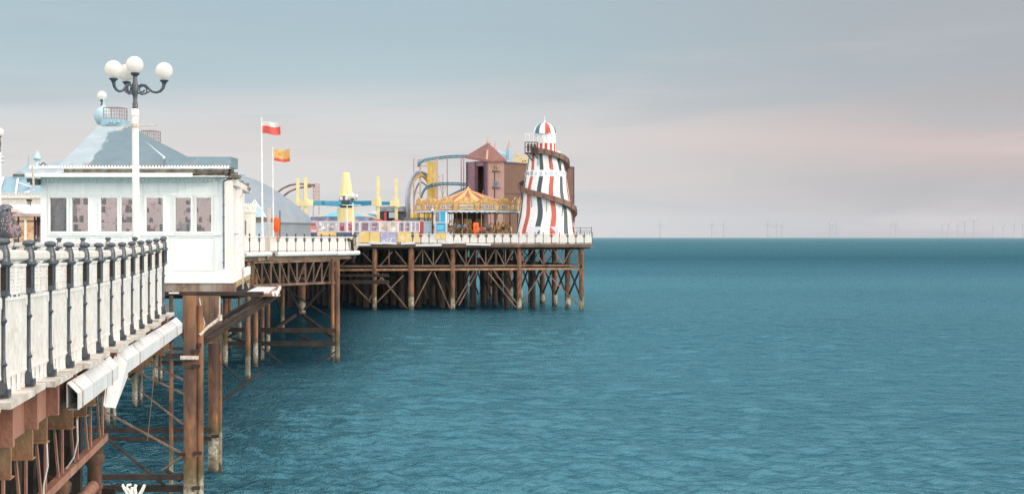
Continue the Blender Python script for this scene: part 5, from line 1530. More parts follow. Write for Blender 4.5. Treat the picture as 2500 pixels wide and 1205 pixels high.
m = MB(); m.tube([(PX(1330, SDp), SDp, zd1 - .05), (PX(1330, SDp), SDp, hz(284))], .035, 6); m.ball((PX(1330, SDp), SDp, zd1 + .1), .13, 8, 6); m.build('spike', M['frame_white'], hs, True)
# landing at the top with glass screens
m = MB(); lx0, lx1 = PX(1282, SDp - 2.4), PX(1313, SDp - 2.4); yl0, yl1 = SDp - 2.4, SDp - .6
m.box2((lx0, yl0, hz(377)), (lx1, yl1, hz(375)))
for x in np.linspace(lx0, lx1, 5): m.bar((x, yl0, hz(376)), (x, yl0, hz(350)), .09)
for z in (hz(350.5), hz(362)): m.bar((lx0, yl0, z), (lx1, yl0, z), .1)
for z in (hz(350.5), hz(362), hz(371)): m.bar((lx0, yl0, z), (lx0, yl1, z), .1)
m.bar((lx0, yl1, hz(376)), (lx0, yl1, hz(350)), .09)
m.bar((lx0 + .2, yl0 + .4, hz(377)), (hx - 1.6, SDp - 1.3, hz(396)), .1); m.bar((lx1 - .5, yl0 + .4, hz(377)), (hx - .9, SDp - 1.8, hz(394)), .1)
m.build('landing', M['slide_dark'] if 'slide_dark' in M else M.setdefault('slide_dark', mat('dark_brown_boards', (.085, .05, .042), (.06, .038, .033), 3, .7)), hs)
m = MB()
for i in range(3): m.box((lerp(lx0, lx1, .25 + .25 * i), yl0 + .05, hz(364)), (.3, .05, .9))
m.build('landing_panel', M['slide_dark'], hs)
m = MB()
for x in np.linspace(lx0, lx1, 4): m.bar((x, yl0, hz(350)), (x, yl0, hz(330)), .05)
for x0_, x1_, y0_, y1_ in ((lx0, lx1, yl0, yl0), (lx0, lx0, yl0, yl1)): m.bar((x0_, y0_, hz(330)), (x1_, y1_, hz(330)), .05)
m.bar((lx0, yl1, hz(350)), (lx0, yl1, hz(330)), .05)
sf = m.build('screen_frame', M['frame_white'], hs)
m = MB(); m.box2((lx0 + .05, yl0 + .01, hz(349.5)), (lx1 - .05, yl0 + .03, hz(330.5))); m.box2((lx0 + .01, yl0 + .05, hz(349.5)), (lx0 + .03, yl1 - .05, hz(330.5))); m.build('pane', M['glass'], sf)
# slide
keys = [(-135, 369.5), (-90, 375), (-45, 386), (0, 400), (90, 432), (180, 455), (225, 469), (270, 483), (315, 499), (360, 518), (405, 534), (450, 549), (500, 566)]
def slide_z(a):
    for (a0, y0), (a1, y1) in zip(keys, keys[1:]):
        if a0 <= a <= a1: return hz(lerp(y0, y1, (a - a0) / (a1 - a0)))
    return hz(keys[-1][1])
rings = []; outer = []
for i in range(0, 128):
    a = -135 + 635 * i / 127; z = slide_z(a) + .05; r0 = hr_at(z) + .03; r1 = r0 + .62
    ca, sa = math.cos(R(a)), math.sin(R(a))
    def pt(r, zz): return (hx + r * ca, SDp + r * sa, zz)
    rings.append([pt(r0, z - .30), pt(r1, z - .30), pt(r1, z + .36), pt(r1 - .05, z + .36), pt(r1 - .05, z - .22), pt(r0 + .05, z - .22), pt(r0 + .05, z + .15), pt(r0, z + .15)])
m = MB(); m.loft(rings); M['slide'] = mat('brown_slide_boards', (.20, .105, .075), (.15, .08, .06), 1.2, .55)
sl = m.build('slide', M['slide'], hs)
for i in range(0, 128, 4):
    r_ = rings[i]; o_ = Vector(r_[2]); lo_ = Vector(r_[1]); d_ = Vector((o_.x - hx, o_.y - SDp, 0)).normalized() * .02
    m = MB(); m.bar(lo_ + d_, o_ + d_, .07); m.build('slide_rib', M['slide_dark'], sl)
m = MB()
for i in range(4, 120, 7):
    r_ = rings[i]; b_ = Vector(r_[1]); inn = Vector((hx, SDp, 0)); z = b_.z - 1.5; dirv = Vector((b_.x - hx, b_.y - SDp, 0)).normalized(); rr = hr_at(z)
    m.bar(b_ - dirv * .1, Vector((hx, SDp, 0)) + dirv * (rr + .01) + Vector((0, 0, z)), .06); m.bar(b_ - dirv * .3, Vector((hx, SDp, 0)) + dirv * (rr + .05) + Vector((0, 0, z)), .05)
m.build('slide_bracket', M['thin_iron'], hs)
m = MB(); m.box2((PX(1294, HD + 1), HD + 1, HZ - .04), (PX(1362, HD + 1), HD + 1.1, PZ(553, HD + 1))); bb = m.build('hoarding', mat('pale_lilac_hoarding', (.62, .60, .68), (.56, .55, .64), 2, .6), None, loc=(PX(1328, HD), HD + 1, HZ)); tag(bb, 'pale lilac hoarding at the foot of the helter skelter', 'hoarding')
t = thing('handrail', 'thin grey pipe fence right of the helter skelter base', 'handrail', (PX(1425, HD), HD + 3, HZ))
m = MB()
for z in (PZ(556, HD + 3), PZ(563, HD + 3)): m.bar((PX(1395, HD + 3), HD + 3, z), (PX(1444, HD + 3), HD + 3, z), .05)
for x in (1400, 1417, 1444): m.bar((PX(x, HD + 3), HD + 3, HZ - .04), (PX(x, HD + 3), HD + 3, PZ(554, HD + 3)), .07)
m.build('rail', M['thin_iron'], t)
# ------------------------------------------------------------------ yellow and blue spinning ride
YD = 186.0
M['ride_yellow'] = mat('pale_yellow_ride_paint', (.68, .61, .32), (.62, .55, .28), 2.5, .45)
M['ride_blue'] = mat('ride_blue_paint', (.02, .20, .34), (.03, .24, .38), 2, .45)
M['ride_dark'] = mat('dark_teal_hub', (.03, .07, .09), None, 2, .5)
rx = PX(845.5, YD); yz = lambda py: PZ(py, YD)
rd_ = thing('thrill_ride', 'yellow tapered ride tower with blue arms and upright yellow swing beams', 'fairground ride', (rx, YD, HZ))
ys_ = YD / 3400
m = MB(); m.lathe([(17.5 * ys_, yz(479)), (16 * ys_, yz(472)), (13 * ys_, yz(450)), (8.5 * ys_, yz(423)), (7.5 * ys_, yz(421))], (rx, YD, 0), 8, rot=PI / 8)
m.build('tower', M['ride_yellow'], rd_)
m = MB(); m.lathe([(9 * ys_, yz(509)), (16 * ys_, yz(505)), (18 * ys_, yz(498)), (18 * ys_, yz(484)), (15 * ys_, yz(478))], (rx, YD, 0), 16); m.build('hub', M['ride_dark'], rd_, True)
m = MB(); m.lathe([(22 * ys_, HZ - .05), (22 * ys_, yz(508)), (21 * ys_, yz(507.5))], (rx, YD, 0), 12); m.build('base_drum', M['ride_yellow'], rd_)
RA = 122 * ys_
for ang in (8, -45, 172, 225):
    a = R(ang); dv = Vector((math.cos(a), math.sin(a), 0)); c = Vector((rx, YD, yz(496)))
    p0, p1 = c + dv * .9, c + dv * (RA - .3)
    tv = Vector((-dv.y, dv.x, 0)) * .22
    m = MB()
    def sec(p, zt_, zb_): return [p + tv + Vector((0, 0, zt_)), p - tv + Vector((0, 0, zt_)), p - tv - Vector((0, 0, zb_)), p + tv - Vector((0, 0, zb_))]
    m.loft([sec(p0, .30, .42), sec(c + dv * RA * .5, .26, .26), sec(p1, .22, .20)]); m.build('arm', M['ride_blue'], rd_)
    e = c + dv * RA
    m = MB(); m.bar(e + Vector((0, 0, -2.3)), e + Vector((0, 0, 3.2)), .40, .40); m.box(e + Vector((.0, 0, 3.25)), (.30, .30, .12)); up_ = m.build('swing_beam', M['ride_yellow'], rd_)
    m = MB(); m.box(e - dv * .42, (.95, .8, .72), a); m.lathe([(.42, -.5), (.42, .5)], e, 10); m.build('pivot_block', M['ride_yellow'], up_)
    m = MB(); g0 = e + Vector((0, 0, -2.55)); m.lathe([(1.0, -.75), (1.0, -.25), (.85, .0), (.55, .28), (.2, .38)], g0, 12, sy=.8); m.build('gondola', M['red_bright'] if ang not in (8,) else M['red_paint'], up_, True)

# ------------------------------------------------------------------ grey vaulted arcade, little turret, red arch, tents
M['grey_roof'] = mat('blue_grey_sheet_roof', (.215, .25, .285), (.19, .225, .26), .6, .6)
AD = 150.0; as_ = AD / 3400; acx = PX(562, AD)
ar = thing('arcade_building', 'large blue grey vaulted arcade roof behind the two flagpoles', 'building', (acx, AD, MZ0))
prof = [(202, 545), (200, 540), (190, 525), (157, 496), (138, 483), (100, 457), (67, 440), (42, 432), (0.1, 428)]
m = MB(); m.lathe([(r * as_, PZ(y, AD)) for r, y in prof], (acx, AD, 0), 24); m.build('roof', M['grey_roof'], ar, False)
m = MB(); m.lathe([(196 * as_, MZ0 - .1), (196 * as_, PZ(543, AD))], (acx, AD, 0), 24); m.build('wall', M['grey_roof'], ar)
m = MB(); m.lathe([(6 * as_, PZ(436, AD)), (6 * as_, PZ(429, AD)), (7.5 * as_, PZ(428.5, AD)), (7.5 * as_, PZ(427, AD))], (PX(596, AD), AD - 1, 0), 8); m.build('vent', M['slate'], ar)
TD = 112.0
tu = thing('turret_hut', 'small white octagonal hut with crown cresting right of the kiosk', 'hut', (PX(609, TD), TD, MZ0))
m = MB(); m.lathe([(15.5 * TD / 3400, MZ0 - .05), (15.5 * TD / 3400, PZ(522, TD)), (17.5 * TD / 3400, PZ(519, TD)), (17.5 * TD / 3400, PZ(512, TD)), (16 * TD / 3400, PZ(508, TD))], (PX(609, TD), TD, 0), 8, rot=PI / 8); m.build('wall', M['warm_white'], tu)
m = MB()
for i in range(8):
    a = 2 * PI * i / 8; c = (PX(609, TD) + .50 * math.cos(a), TD + .50 * math.sin(a), PZ(508, TD)); m.lathe([(.10, -.05), (.12, .1), (.07, .2), (.09, .28), (.01, .42)], c, 6)
m.lathe([(.50, 0), (.47, .12)], (PX(609, TD), TD, PZ(508, TD)), 16); m.build('crown', M['warm_white'], tu)
m = MB(); m.box2((PX(597, TD), TD - .50, PZ(572, TD)), (PX(604, TD), TD - .44, PZ(538, TD))); m.build('window', M['grey_glass'], tu)
bl_ = thing('small_pavilion', 'small pavilion with pale blue pyramid roof and light blue wall behind the flagpole', 'pavilion', (PX(630, 122), 122, MZ0))
m = MB(); d_ = 122; ap = P(617, 487, d_); a_, b_, c_, e_ = P(592, 530, d_ - 2), P(650, 530, d_ - 2), P(650, 530, d_ + 4), P(592, 530, d_ + 4); ap.y += 1
m.add([a_, b_, c_, e_, ap], [(0, 1, 4), (1, 2, 4), (2, 3, 4), (3, 0, 4), (3, 2, 1, 0)]); m.build('roof', M['slate'], bl_)
m = MB(); m.bar(a_, ap, .06); m.bar(b_, ap, .06); m.build('hip_roll', M['frame_white'], bl_)
m = MB(); m.box2((PX(594, d_), d_ - 1.8, PZ(542, d_)), (PX(652, d_), d_ + 3.5, PZ(531, d_))); m.build('fascia', mat('mauve_brown_fascia', (.20, .15, .15), None, 2, .7), bl_)
m = MB(); m.box2((PX(620, d_), d_ - 1.7, MZ0 - .05), (PX(652, d_), d_ + 3.4, PZ(542, d_))); m.build('wall', M['cab_blue'], bl_)
m = MB(); m.box2((PX(628, d_), d_ - 1.75, MZ0), (PX(630, d_), d_ - 1.66, PZ(543, d_))); m.build('door_post', M['ride_blue'], bl_)
AD2 = 172.5
ra_ = thing('entrance_arch', 'red arched fairground entrance with white uprights beside the orange lifebuoy cabinet', 'arch', (PX(690, AD2), AD2, HZ))
m = MB()
for r_ in (19, 17): m.tube([P(685 + r_ * math.cos(q), 530 - .72 * r_ * math.sin(q), AD2) for q in [PI * i / 14 for i in range(15)]], .10, 6)
m.build('arch_rib', M['red_paint'], ra_)
m = MB()
for i in range(7): m.bar(P(672 + i * 4.4, 531, AD2), P(672 + i * 4.4, 531 - 9 * math.sin(PI * (.15 + .7 * i / 6)), AD2), .09)
m.build('arch_upright', M['frame_white'], ra_)
m = MB(); m.box2((PX(666, AD2), AD2 - .1, PZ(545, AD2)), (PX(722, AD2), AD2 + .1, PZ(530.5, AD2))); m.build('front_board', M['red_paint'], ra_)
m = MB()
for i in range(9): m.box((PX(688 + i * 3.4, AD2), AD2 - .13, PZ(537, AD2)), (.10, .05, .55))
m.build('front_bar', M['pink_bar'] if 'pink_bar' in M else mat('pink_bars', (.62, .34, .36), None, 2, .6), ra_)
TD2 = 196
te = thing('striped_tent', 'blue and yellow striped tent roof left of the yellow ride tower', 'tent', (PX(832, TD2), TD2, HZ))
m = MB(); ap = P(838, 509, TD2); n_ = 20; m.v = [tuple(ap)]
for k in range(n_):
    a = 2 * PI * k / n_; m.v.append((PX(838, TD2) + 4.7 * math.cos(a), TD2 + 4.7 * math.sin(a), PZ(530, TD2)))
for k in range(n_): m.f.append((0, 1 + k, 1 + (k + 1) % n_)); m.m.append(0 if k % 3 else 1)
m.build('roof', [mat('tent_blue', (.10, .36, .52), (.14, .42, .58), 2, .7), M['can_yel']], te)
m = MB(); m.lathe([(4.6, HZ - .05), (4.6, PZ(530.5, TD2))], (PX(838, TD2), TD2, 0), 20); m.build('side_wall', mat('lilac_blue_mottle', (.28, .28, .42), (.14, .16, .30), 1.2, .7, stain=(.55, .45, .50), sscale=.8), te)
SD2 = 200
st_ = thing('ride_station', 'dark ride station with grey flat roof, red door and orange panel between the yellow beams', 'ride station', (PX(945, SD2), SD2, HZ))
m = MB(); m.box2((PX(918, SD2), SD2, PZ(516, SD2)), (PX(988, SD2), SD2 + 5, PZ(504, SD2))); m.build('roof', mat('grey_roof_edge', (.26, .28, .30), (.16, .18, .20), 1.5, .6), st_)
m = MB(); m.box2((PX(920, SD2), SD2 + .5, HZ - .05), (PX(987, SD2), SD2 + 4.5, PZ(516, SD2))); m.build('wall', mat('dark_slate_wall', (.09, .11, .14), (.06, .07, .09), 1.4, .6), st_)
for nm, mm, x0, x1, y0, y1 in (('door', M['red_paint'], 938, 944, 518, 541), ('window', M['cab_blue'], 950, 965, 518, 532), ('orange_panel', mat('orange_board', (.66, .30, .05), None, 2, .6), 911, 924, 525, 541), ('sign_frame', M['frame_white'], 909, 925, 515, 526)):
    m = MB(); m.box2((PX(x0, SD2), SD2 - .3, PZ(y1, SD2)), (PX(x1, SD2), SD2 + .45, PZ(y0, SD2))); m.build(nm, mm, st_)
m = MB(); m.slab([(PX(899, SD2), SD2 - 1), (PX(916, SD2), SD2 - 1), (PX(918, SD2), SD2 + 4), (PX(901, SD2), SD2 + 4)], HZ - .05, PZ(522, SD2)); m.build('wing', mat('teal_board', (.14, .30, .36), (.20, .36, .42), 2, .6), st_)
bw = thing('stall', 'blue mottled low stall between the yellow drum and the ride station', 'stall', (PX(885, 194), 194, HZ))
m = MB(); m.box2((PX(868, 194), 194, HZ - .05), (PX(915, 194), 196, PZ(532, 194))); m.build('front', mat('blue_white_mottle', (.22, .30, .48), (.45, .48, .58), 1.6, .6), bw)
m = MB(); m.prism([(PX(866, 194), 193.8, PZ(532, 194)), (PX(917, 194), 193.8, PZ(532, 194)), (PX(913, 194), 195, PZ(528.5, 194)), (PX(870, 194), 195, PZ(528.5, 194))], (0, 1.2, 0)); m.build('roof', M['cab_blue'], bw)

# ------------------------------------------------------------------ coasters
M['track_blue'] = mat('coaster_blue_steel', (.09, .22, .30), (.12, .26, .34), 2, .5)
M['coaster_yellow'] = mat('coaster_yellow_steel', (.66, .42, .06), (.74, .52, .16), 1.5, .5)
M['coaster_cream'] = mat('coaster_cream_steel', (.62, .46, .30), (.58, .40, .32), 2, .5)
M['coaster_pink'] = mat('coaster_mauve_steel', (.42, .30, .33), (.36, .26, .29), 2, .5)
M['coaster_grey'] = mat('coaster_grey_steel', (.34, .36, .42), (.28, .30, .36), 2, .45)
QD = 205.0
co = thing('roller_coaster', 'looping roller coaster with blue track and yellow columns behind the carousel', 'roller coaster', (PX(1060, QD), QD, HZ))
def q_(px, py, dy=0): return P(px, py, QD + dy)
def track(pts, w2, mm, name='track', n_=4):
    pts = [Vector(p) for p in pts]
    fine = []
    for i in range(len(pts) - 1):
        p0, p1, p2, p3 = pts[max(i - 1, 0)], pts[i], pts[i + 1], pts[min(i + 2, len(pts) - 1)]
        for k in range(6):
            t_ = k / 6
            fine.append(.5 * ((2 * p1) + (p2 - p0) * t_ + (2 * p0 - 5 * p1 + 4 * p2 - p3) * t_ ** 2 + (3 * p1 - p0 - 3 * p2 + p3) * t_ ** 3))
    fine.append(pts[-1])
    m = MB()
    for dz, dy in ((0, -.5), (0, .5)): m.tube([p + Vector((0, dy, dz)) for p in fine], w2 * .55, 6)
    m.tube([p + Vector((0, 0, -w2 * 1.8)) for p in fine], w2 * .8, 6)
    for i in range(0, len(fine), 2): m.bar(fine[i] + Vector((0, -.5, 0)), fine[i] + Vector((0, 0, -w2 * 1.8)), w2 * .5); m.bar(fine[i] + Vector((0, .5, 0)), fine[i] + Vector((0, 0, -w2 * 1.8)), w2 * .5)
    return m.build(name, mm, co)
track([q_(1021, 402, -3), q_(1026, 394, -3), q_(1040, 388, -2), q_(1065, 384), q_(1100, 380), q_(1142, 379)], .15, M['track_blue'])
track([q_(1024, 540, -2), q_(1026, 500, -2), q_(1032, 468, -2), q_(1047, 452, -1), q_(1072, 447), q_(1105, 446), q_(1142, 448)], .15, M['track_blue'])
track([q_(1014, 540, 2), q_(1010, 500, 2), q_(1015, 462, 2), q_(1027, 443, 1), q_(1042, 452, 1)], .10, M['coaster_grey'])
track([q_(1092, 480, -1), q_(1112, 469, -1), q_(1138, 457, -1)], .10, M['track_blue'])
ra2 = []
for i in range(31):
    q = R(-64 + 308 * i / 30)
    ra2.append(q_(1024 + 31.5 * math.cos(q), 492 - 73 * math.sin(q), 5.5 * math.cos(q)))
m = MB(); m.tube(ra2, .20, 7); m.tube([p + Vector((.25, .9, 0)) for p in ra2], .16, 7); m.build('loop_rail', M['coaster_grey'], co, True)
m = MB(); m.tube([p + (q_(1024, 492) - p).normalized() * .55 + Vector((.1, .5, 0)) for p in ra2], .24, 7); m.build('loop_spine', M['coaster_yellow'], co, True)
for x, y0, y1, w2, mm in ((1046, 392, 545, .30, 'coaster_yellow'), (1051.5, 396, 545, .34, 'coaster_yellow'), (1057, 398, 545, .22, 'coaster_yellow'), (1067, 384, 545, .30, 'coaster_cream'), (1062, 392, 545, .24, 'coaster_yellow'), (1010, 386, 545, .14, 'coaster_pink'), (1026, 384, 545, .26, 'coaster_cream'),
                         (1092, 382, 545, .16, 'coaster_pink'), (1126, 380, 545, .17, 'coaster_pink'), (1132, 380, 545, .17, 'coaster_pink'), (1081, 426, 545, .10, 'coaster_pink')):
    m = MB(); m.bar(Vector(q_(x, y1)) * 1 if False else (PX(x, QD), QD, HZ - .05), q_(x, y0), w2); m.build('column', M[mm], co)
for (a, b, w2) in (((1010, 390), (1026, 390), .06), ((1010, 406), (1060, 406), .07), ((1028, 404), (1062, 404), .08), ((1070, 432), (1082, 426), .07), ((1071, 455), (1092, 458), .07), ((1071, 462), (1092, 455), .06), ((1072, 440), (1080, 478), .08), ((1088, 460), (1076, 486), .08), ((1000, 466), (1030, 472), .12), ((1040, 393), (1058, 402), .07), ((1058, 393), (1040, 402), .07), ((1038, 397), (1060, 397), .10), ((1046, 410), (1067, 425), .06), ((1067, 410), (1046, 425), .06), ((1046, 430), (1067, 445), .06), ((1067, 430), (1046, 445), .06), ((1079, 384), (1079, 396), .07), ((1070, 428), (1076, 445), .06)):
    m = MB(); m.bar(q_(*a, .1), q_(*b, .1), w2); m.build('cross_brace', M['coaster_cream'] if w2 > .05 else M['coaster_pink'], co)
m = MB(); m.loft([[tuple(q_(x, y, dy)) for x, y, dy in ((1018, 408, -1), (1024, 406, -1), (1024, 406, 1), (1018, 408, 1))], [tuple(q_(x, y, dy)) for x, y, dy in ((1019, 390, -1), (1026, 387, -1), (1026, 387, 1), (1019, 390, 1))]]); m.build('bend_panel', mat('lilac_steel', (.40, .32, .42), None, 2, .5), co)
m = MB()
for i in range(6): m.box((PX(1006 + i * 9, QD - 8), QD - 8 + .3 * (i % 2), PZ(526, QD - 8)), (.45, .5, .9))
m.build('machinery', M['coaster_yellow'], co)
m = MB(); m.box2((PX(986, QD - 9), QD - 9, HZ - .05), (PX(1055, QD - 9), QD - 8.6, PZ(531, QD - 9))); m.build('plinth', mat('dark_green_grey_plinth', (.10, .12, .12), (.16, .17, .15), 1.5, .7), co)
MD = 216.0
cm = thing('roller_coaster', 'brown arched coaster track with lattice tower beside the grey vaulted roof', 'roller coaster', (PX(740, MD), MD, HZ))
for pts in ([(676, 471), (690, 460), (708, 452), (728, 448.5), (752, 450), (768, 452)], [(690, 480), (706, 468), (724, 460), (740, 457), (760, 455)]):
    m = MB(); m.tube([P(x, y, MD) for x, y in pts], .16, 6); m.build('track', M['truss'], cm, True)
m = MB(); m.box2((PX(749, MD), MD - .3, PZ(455, MD)), (PX(768, MD), MD + .3, PZ(450, MD))); m.build('platform', M['truss'], cm)
m = MB(); m.bar((PX(743, MD), MD, HZ - .05), P(743, 458, MD), .22); m.build('column', M['coaster_pink'], cm)
m = MB()
for x in (765, 779): m.bar((PX(x, MD), MD, HZ - .05), P(x, 449, MD), .16)
for i in range(6):
    y0 = 449 + i * 9; m.bar(P(765, y0, MD), P(779, y0 + 9, MD), .09); m.bar(P(779, y0, MD), P(765, y0 + 9, MD), .09); m.bar(P(765, y0, MD), P(779, y0, MD), .14)
m.build('lattice_tower', M['coaster_pink2'] if 'coaster_pink2' in M else mat('faded_brown_steel', (.40, .26, .20), (.46, .34, .30), 2, .6), cm)

# ------------------------------------------------------------------ pink ghost house with its brown wall
GD = 196.0
gh = thing('ghost_house', 'pink walled ghost train house with red tiled pyramid roof and brown side wall', 'building', (PX(1200, GD), GD, HZ))
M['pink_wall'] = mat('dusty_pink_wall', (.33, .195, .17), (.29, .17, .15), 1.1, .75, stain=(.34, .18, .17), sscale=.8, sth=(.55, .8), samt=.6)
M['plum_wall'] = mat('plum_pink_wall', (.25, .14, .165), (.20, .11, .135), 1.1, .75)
M['brown_wall'] = mat('chocolate_brown_wall', (.155, .085, .060), (.135, .075, .053), .5, .75)
M['plum_trim'] = mat('dark_plum_trim', (.07, .045, .075), (.10, .06, .09), 2, .6)
def tile_mat():
    m = bpy.data.materials.new('red_pantile_roof'); m.use_nodes = True; t = NT(m.node_tree); p = t.n['Principled BSDF']; p.inputs['Roughness'].default_value = .75
    pos = t.new('ShaderNodeNewGeometry').outputs['Position']; x, y, z = t.sep(pos)
    wv = t.math('SINE', t.math('MULTIPLY', t.math('ADD', x, t.math('MULTIPLY', y, .7)), 2 * PI / .42))
    c = t.mix(t.maprange(wv, -.6, .8), (.12, .05, .042), (.24, .10, .08))
    c = t.mix(t.math('MULTIPLY', t.maprange(t.noise(pos, 1.2, 5.0), .45, .65), .5), c, (.26, .12, .12))
    t.put(p.inputs['Base Color'], c); return m
M['tiles'] = tile_mat()
gz_ = lambda py, d=GD: PZ(py, d)
cA = Vector((PX(1141, 200), 200, 0)); cB = Vector((PX(1188, GD), GD, 0)); cC = Vector((PX(1231, 199), 199, 0)); cDn = cA + (cC - cB)
def wall(p, q, z0, z1, th, mm, nm):
    d = (q - p).normalized(); n_ = Vector((d.y, -d.x, 0)); m = MB()
    m.prism([p + Vector((0, 0, z0)), q + Vector((0, 0, z0)), q + Vector((0, 0, z1)), p + Vector((0, 0, z1))], n_ * -th); return m.build(nm, mm, gh)
zw = gz_(392)
fa = lambda t_: cA.lerp(cB, t_)
wall(fa(0), fa(.46), HZ - .05, zw, .3, M['plum_wall'], 'wall'); wall(fa(.46), fa(.90), gz_(404), zw, .3, M['plum_wall'], 'wall'); wall(fa(.90), fa(1), HZ - .05, zw, .3, M['plum_wall'], 'wall')
wall(cB + Vector((.02, .02, 0)), cC, HZ - .05, gz_(392), .3, M['pink_wall'], 'wall')
wall(cC, cDn, HZ - .05, zw, .3, M['plum_wall'], 'wall'); wall(cDn, cA, HZ - .05, zw, .3, M['plum_wall'], 'wall')
dfa = (cB - cA).normalized(); nfa = Vector((dfa.y, -dfa.x, 0))
m = MB(); p, q = fa(.40), fa(.93); inn = -nfa * 1.6
m.prism([p + inn + Vector((0, 0, HZ)), q + inn + Vector((0, 0, HZ)), q + inn + Vector((0, 0, gz_(400))), p + inn + Vector((0, 0, gz_(400)))], nfa * -.1); m.build('recess_wall', mat('dark_recess', (.045, .035, .04), (.09, .05, .05), 1.2, .8), gh)
m = MB(); m.prism([fa(.62) + nfa * -1.4 + Vector((0, 0, gz_(432))), fa(.86) + nfa * -1.4 + Vector((0, 0, gz_(432))), fa(.86) + nfa * -1.4 + Vector((0, 0, gz_(404))), fa(.62) + nfa * -1.4 + Vector((0, 0, gz_(404)))], nfa * .08); m.build('window', M['cab_blue'], gh)
rnd = random.Random(2); m = MB()
for i in range(7): m.ball(fa(rnd.uniform(.55, .85)) + nfa * -1.2 + Vector((0, 0, gz_(rnd.uniform(445, 475)))), rnd.uniform(.25, .55), 8, 6, (1, .5, 1.3))
m.build('recess_figure', M['can_red'], gh)
for t_ in (0.0, .44, .90, .985):
    m = MB(); c = fa(t_) + nfa * .06; m.bar(c + Vector((0, 0, HZ)), c + Vector((0, 0, zw)), .30 if t_ in (0.0, .985) else .18); m.build('pilaster', M['plum_trim'], gh)
dcb = (cC - cB).normalized(); ncb = Vector((dcb.y, -dcb.x, 0))
m = MB(); c = cB + dcb * .12 + ncb * .05; m.bar(c + Vector((0, 0, HZ)), c + Vector((0, 0, zw)), .22); m.build('pilaster', M['plum_wall'], gh)
for (y0, y1, mm) in ((400, 416, M['coaster_cream2'] if 'coaster_cream2' in M else mat('blind_window_ochre', (.36, .22, .11), (.28, .17, .09), 3, .7)), (440, 456, M['grey_glass'])):
    m = MB(); a, b = cB.lerp(cC, .36), cB.lerp(cC, .68)
    m.prism([a + ncb * .02 + Vector((0, 0, gz_(y1))), b + ncb * .02 + Vector((0, 0, gz_(y1))), b + ncb * .02 + Vector((0, 0, gz_(y0))), a + ncb * .02 + Vector((0, 0, gz_(y0)))], ncb * .05); wn = m.build('window', mm, gh)
    m = MB(); a2, b2 = cB.lerp(cC, .31), cB.lerp(cC, .73); m.bar(a2 + ncb * .12 + Vector((0, 0, gz_(y1 + 1))), b2 + ncb * .12 + Vector((0, 0, gz_(y1 + 1))), .2, .16); m.build('sill', M['plum_trim'], wn)
    m = MB(); a3 = cB.lerp(cC, .52); m.bar(a3 + ncb * .09 + Vector((0, 0, gz_(y1))), a3 + ncb * .09 + Vector((0, 0, gz_(y0))), .06); m.bar(a + ncb * .09 + Vector((0, 0, gz_((y0 + y1) / 2))), b + ncb * .09 + Vector((0, 0, gz_((y0 + y1) / 2))), .06); m.build('glazing_bar', M['plum_trim'], wn)
ctr = (cA + cC) / 2; apx = Vector((PX(1192, 200), ctr.y, gz_(349, 200)))
ov = 1.14
er = [ctr + (c - ctr) * ov for c in (cA, cB, cC, cDn)]
ez = [gz_(382, 200), gz_(392), gz_(391, 199), gz_(384, 202)]
er = [Vector((c.x, c.y, z)) for c, z in zip(er, ez)]
m = MB(); m.add(er + [apx], [(0, 1, 4), (1, 2, 4), (2, 3, 4), (3, 0, 4)]); m.add([e - Vector((0, 0, .25)) for e in er] + er, [(3, 2, 1, 0), (0, 1, 5, 4), (1, 2, 6, 5), (2, 3, 7, 6), (3, 0, 4, 7)]); m.build('roof', M['tiles'], gh)
m = MB(); m.bar(er[1] + Vector((0, 0, .05)), apx.lerp(er[1], .45), .24); m.build('hip_tile', mat('pale_hip_tiles', (.46, .28, .20), None, 2, .7), gh)
def spire(px, y0, y1, d, w2, nm='spire', base_to=None):
    m = MB(); z0, z1 = PZ(y1, d), PZ(y0, d); h = z1 - z0
    m.lathe([(w2 * .35, -.1), (w2, .0), (w2 * .9, h * .12), (w2 * .45, h * .45), (w2 * .16, h * .8), (.02, h)], (PX(px, d), d, z0), 8); return m
spire(1192, 329, 350, 200, .36).build('spire', mat('pinkish_lead_spire', (.40, .27, .24), (.48, .34, .30), 2, .6), gh)
SPM = mat('pale_pink_spire', (.46, .32, .28), None, 2, .6)
spire(1209, 344, 364, 203, .30).build('spire', SPM, gh)
m = MB(); m.lathe([(.3, gz_(380, 203)), (.34, gz_(364, 203))], (PX(1209, 203), 203, 0), 8); m.build('spire_base', SPM, gh)
spire(1243, 341, 361, 204, .36).build('spire', SPM, gh)
m = MB(); m.lathe([(.62, gz_(402, 204)), (.50, gz_(385, 204)), (.36, gz_(361, 204))], (PX(1243, 204), 204, 0), 8); m.build('spire_base', M['slate'], gh)
m = MB(); rf = [P(1212, 362, 205), P(1240, 376, 205), P(1246, 396, 203), P(1206, 396, 203)]; m.prism(rf, (0, .4, 0)); m.build('rear_roof', M['slate'], gh)
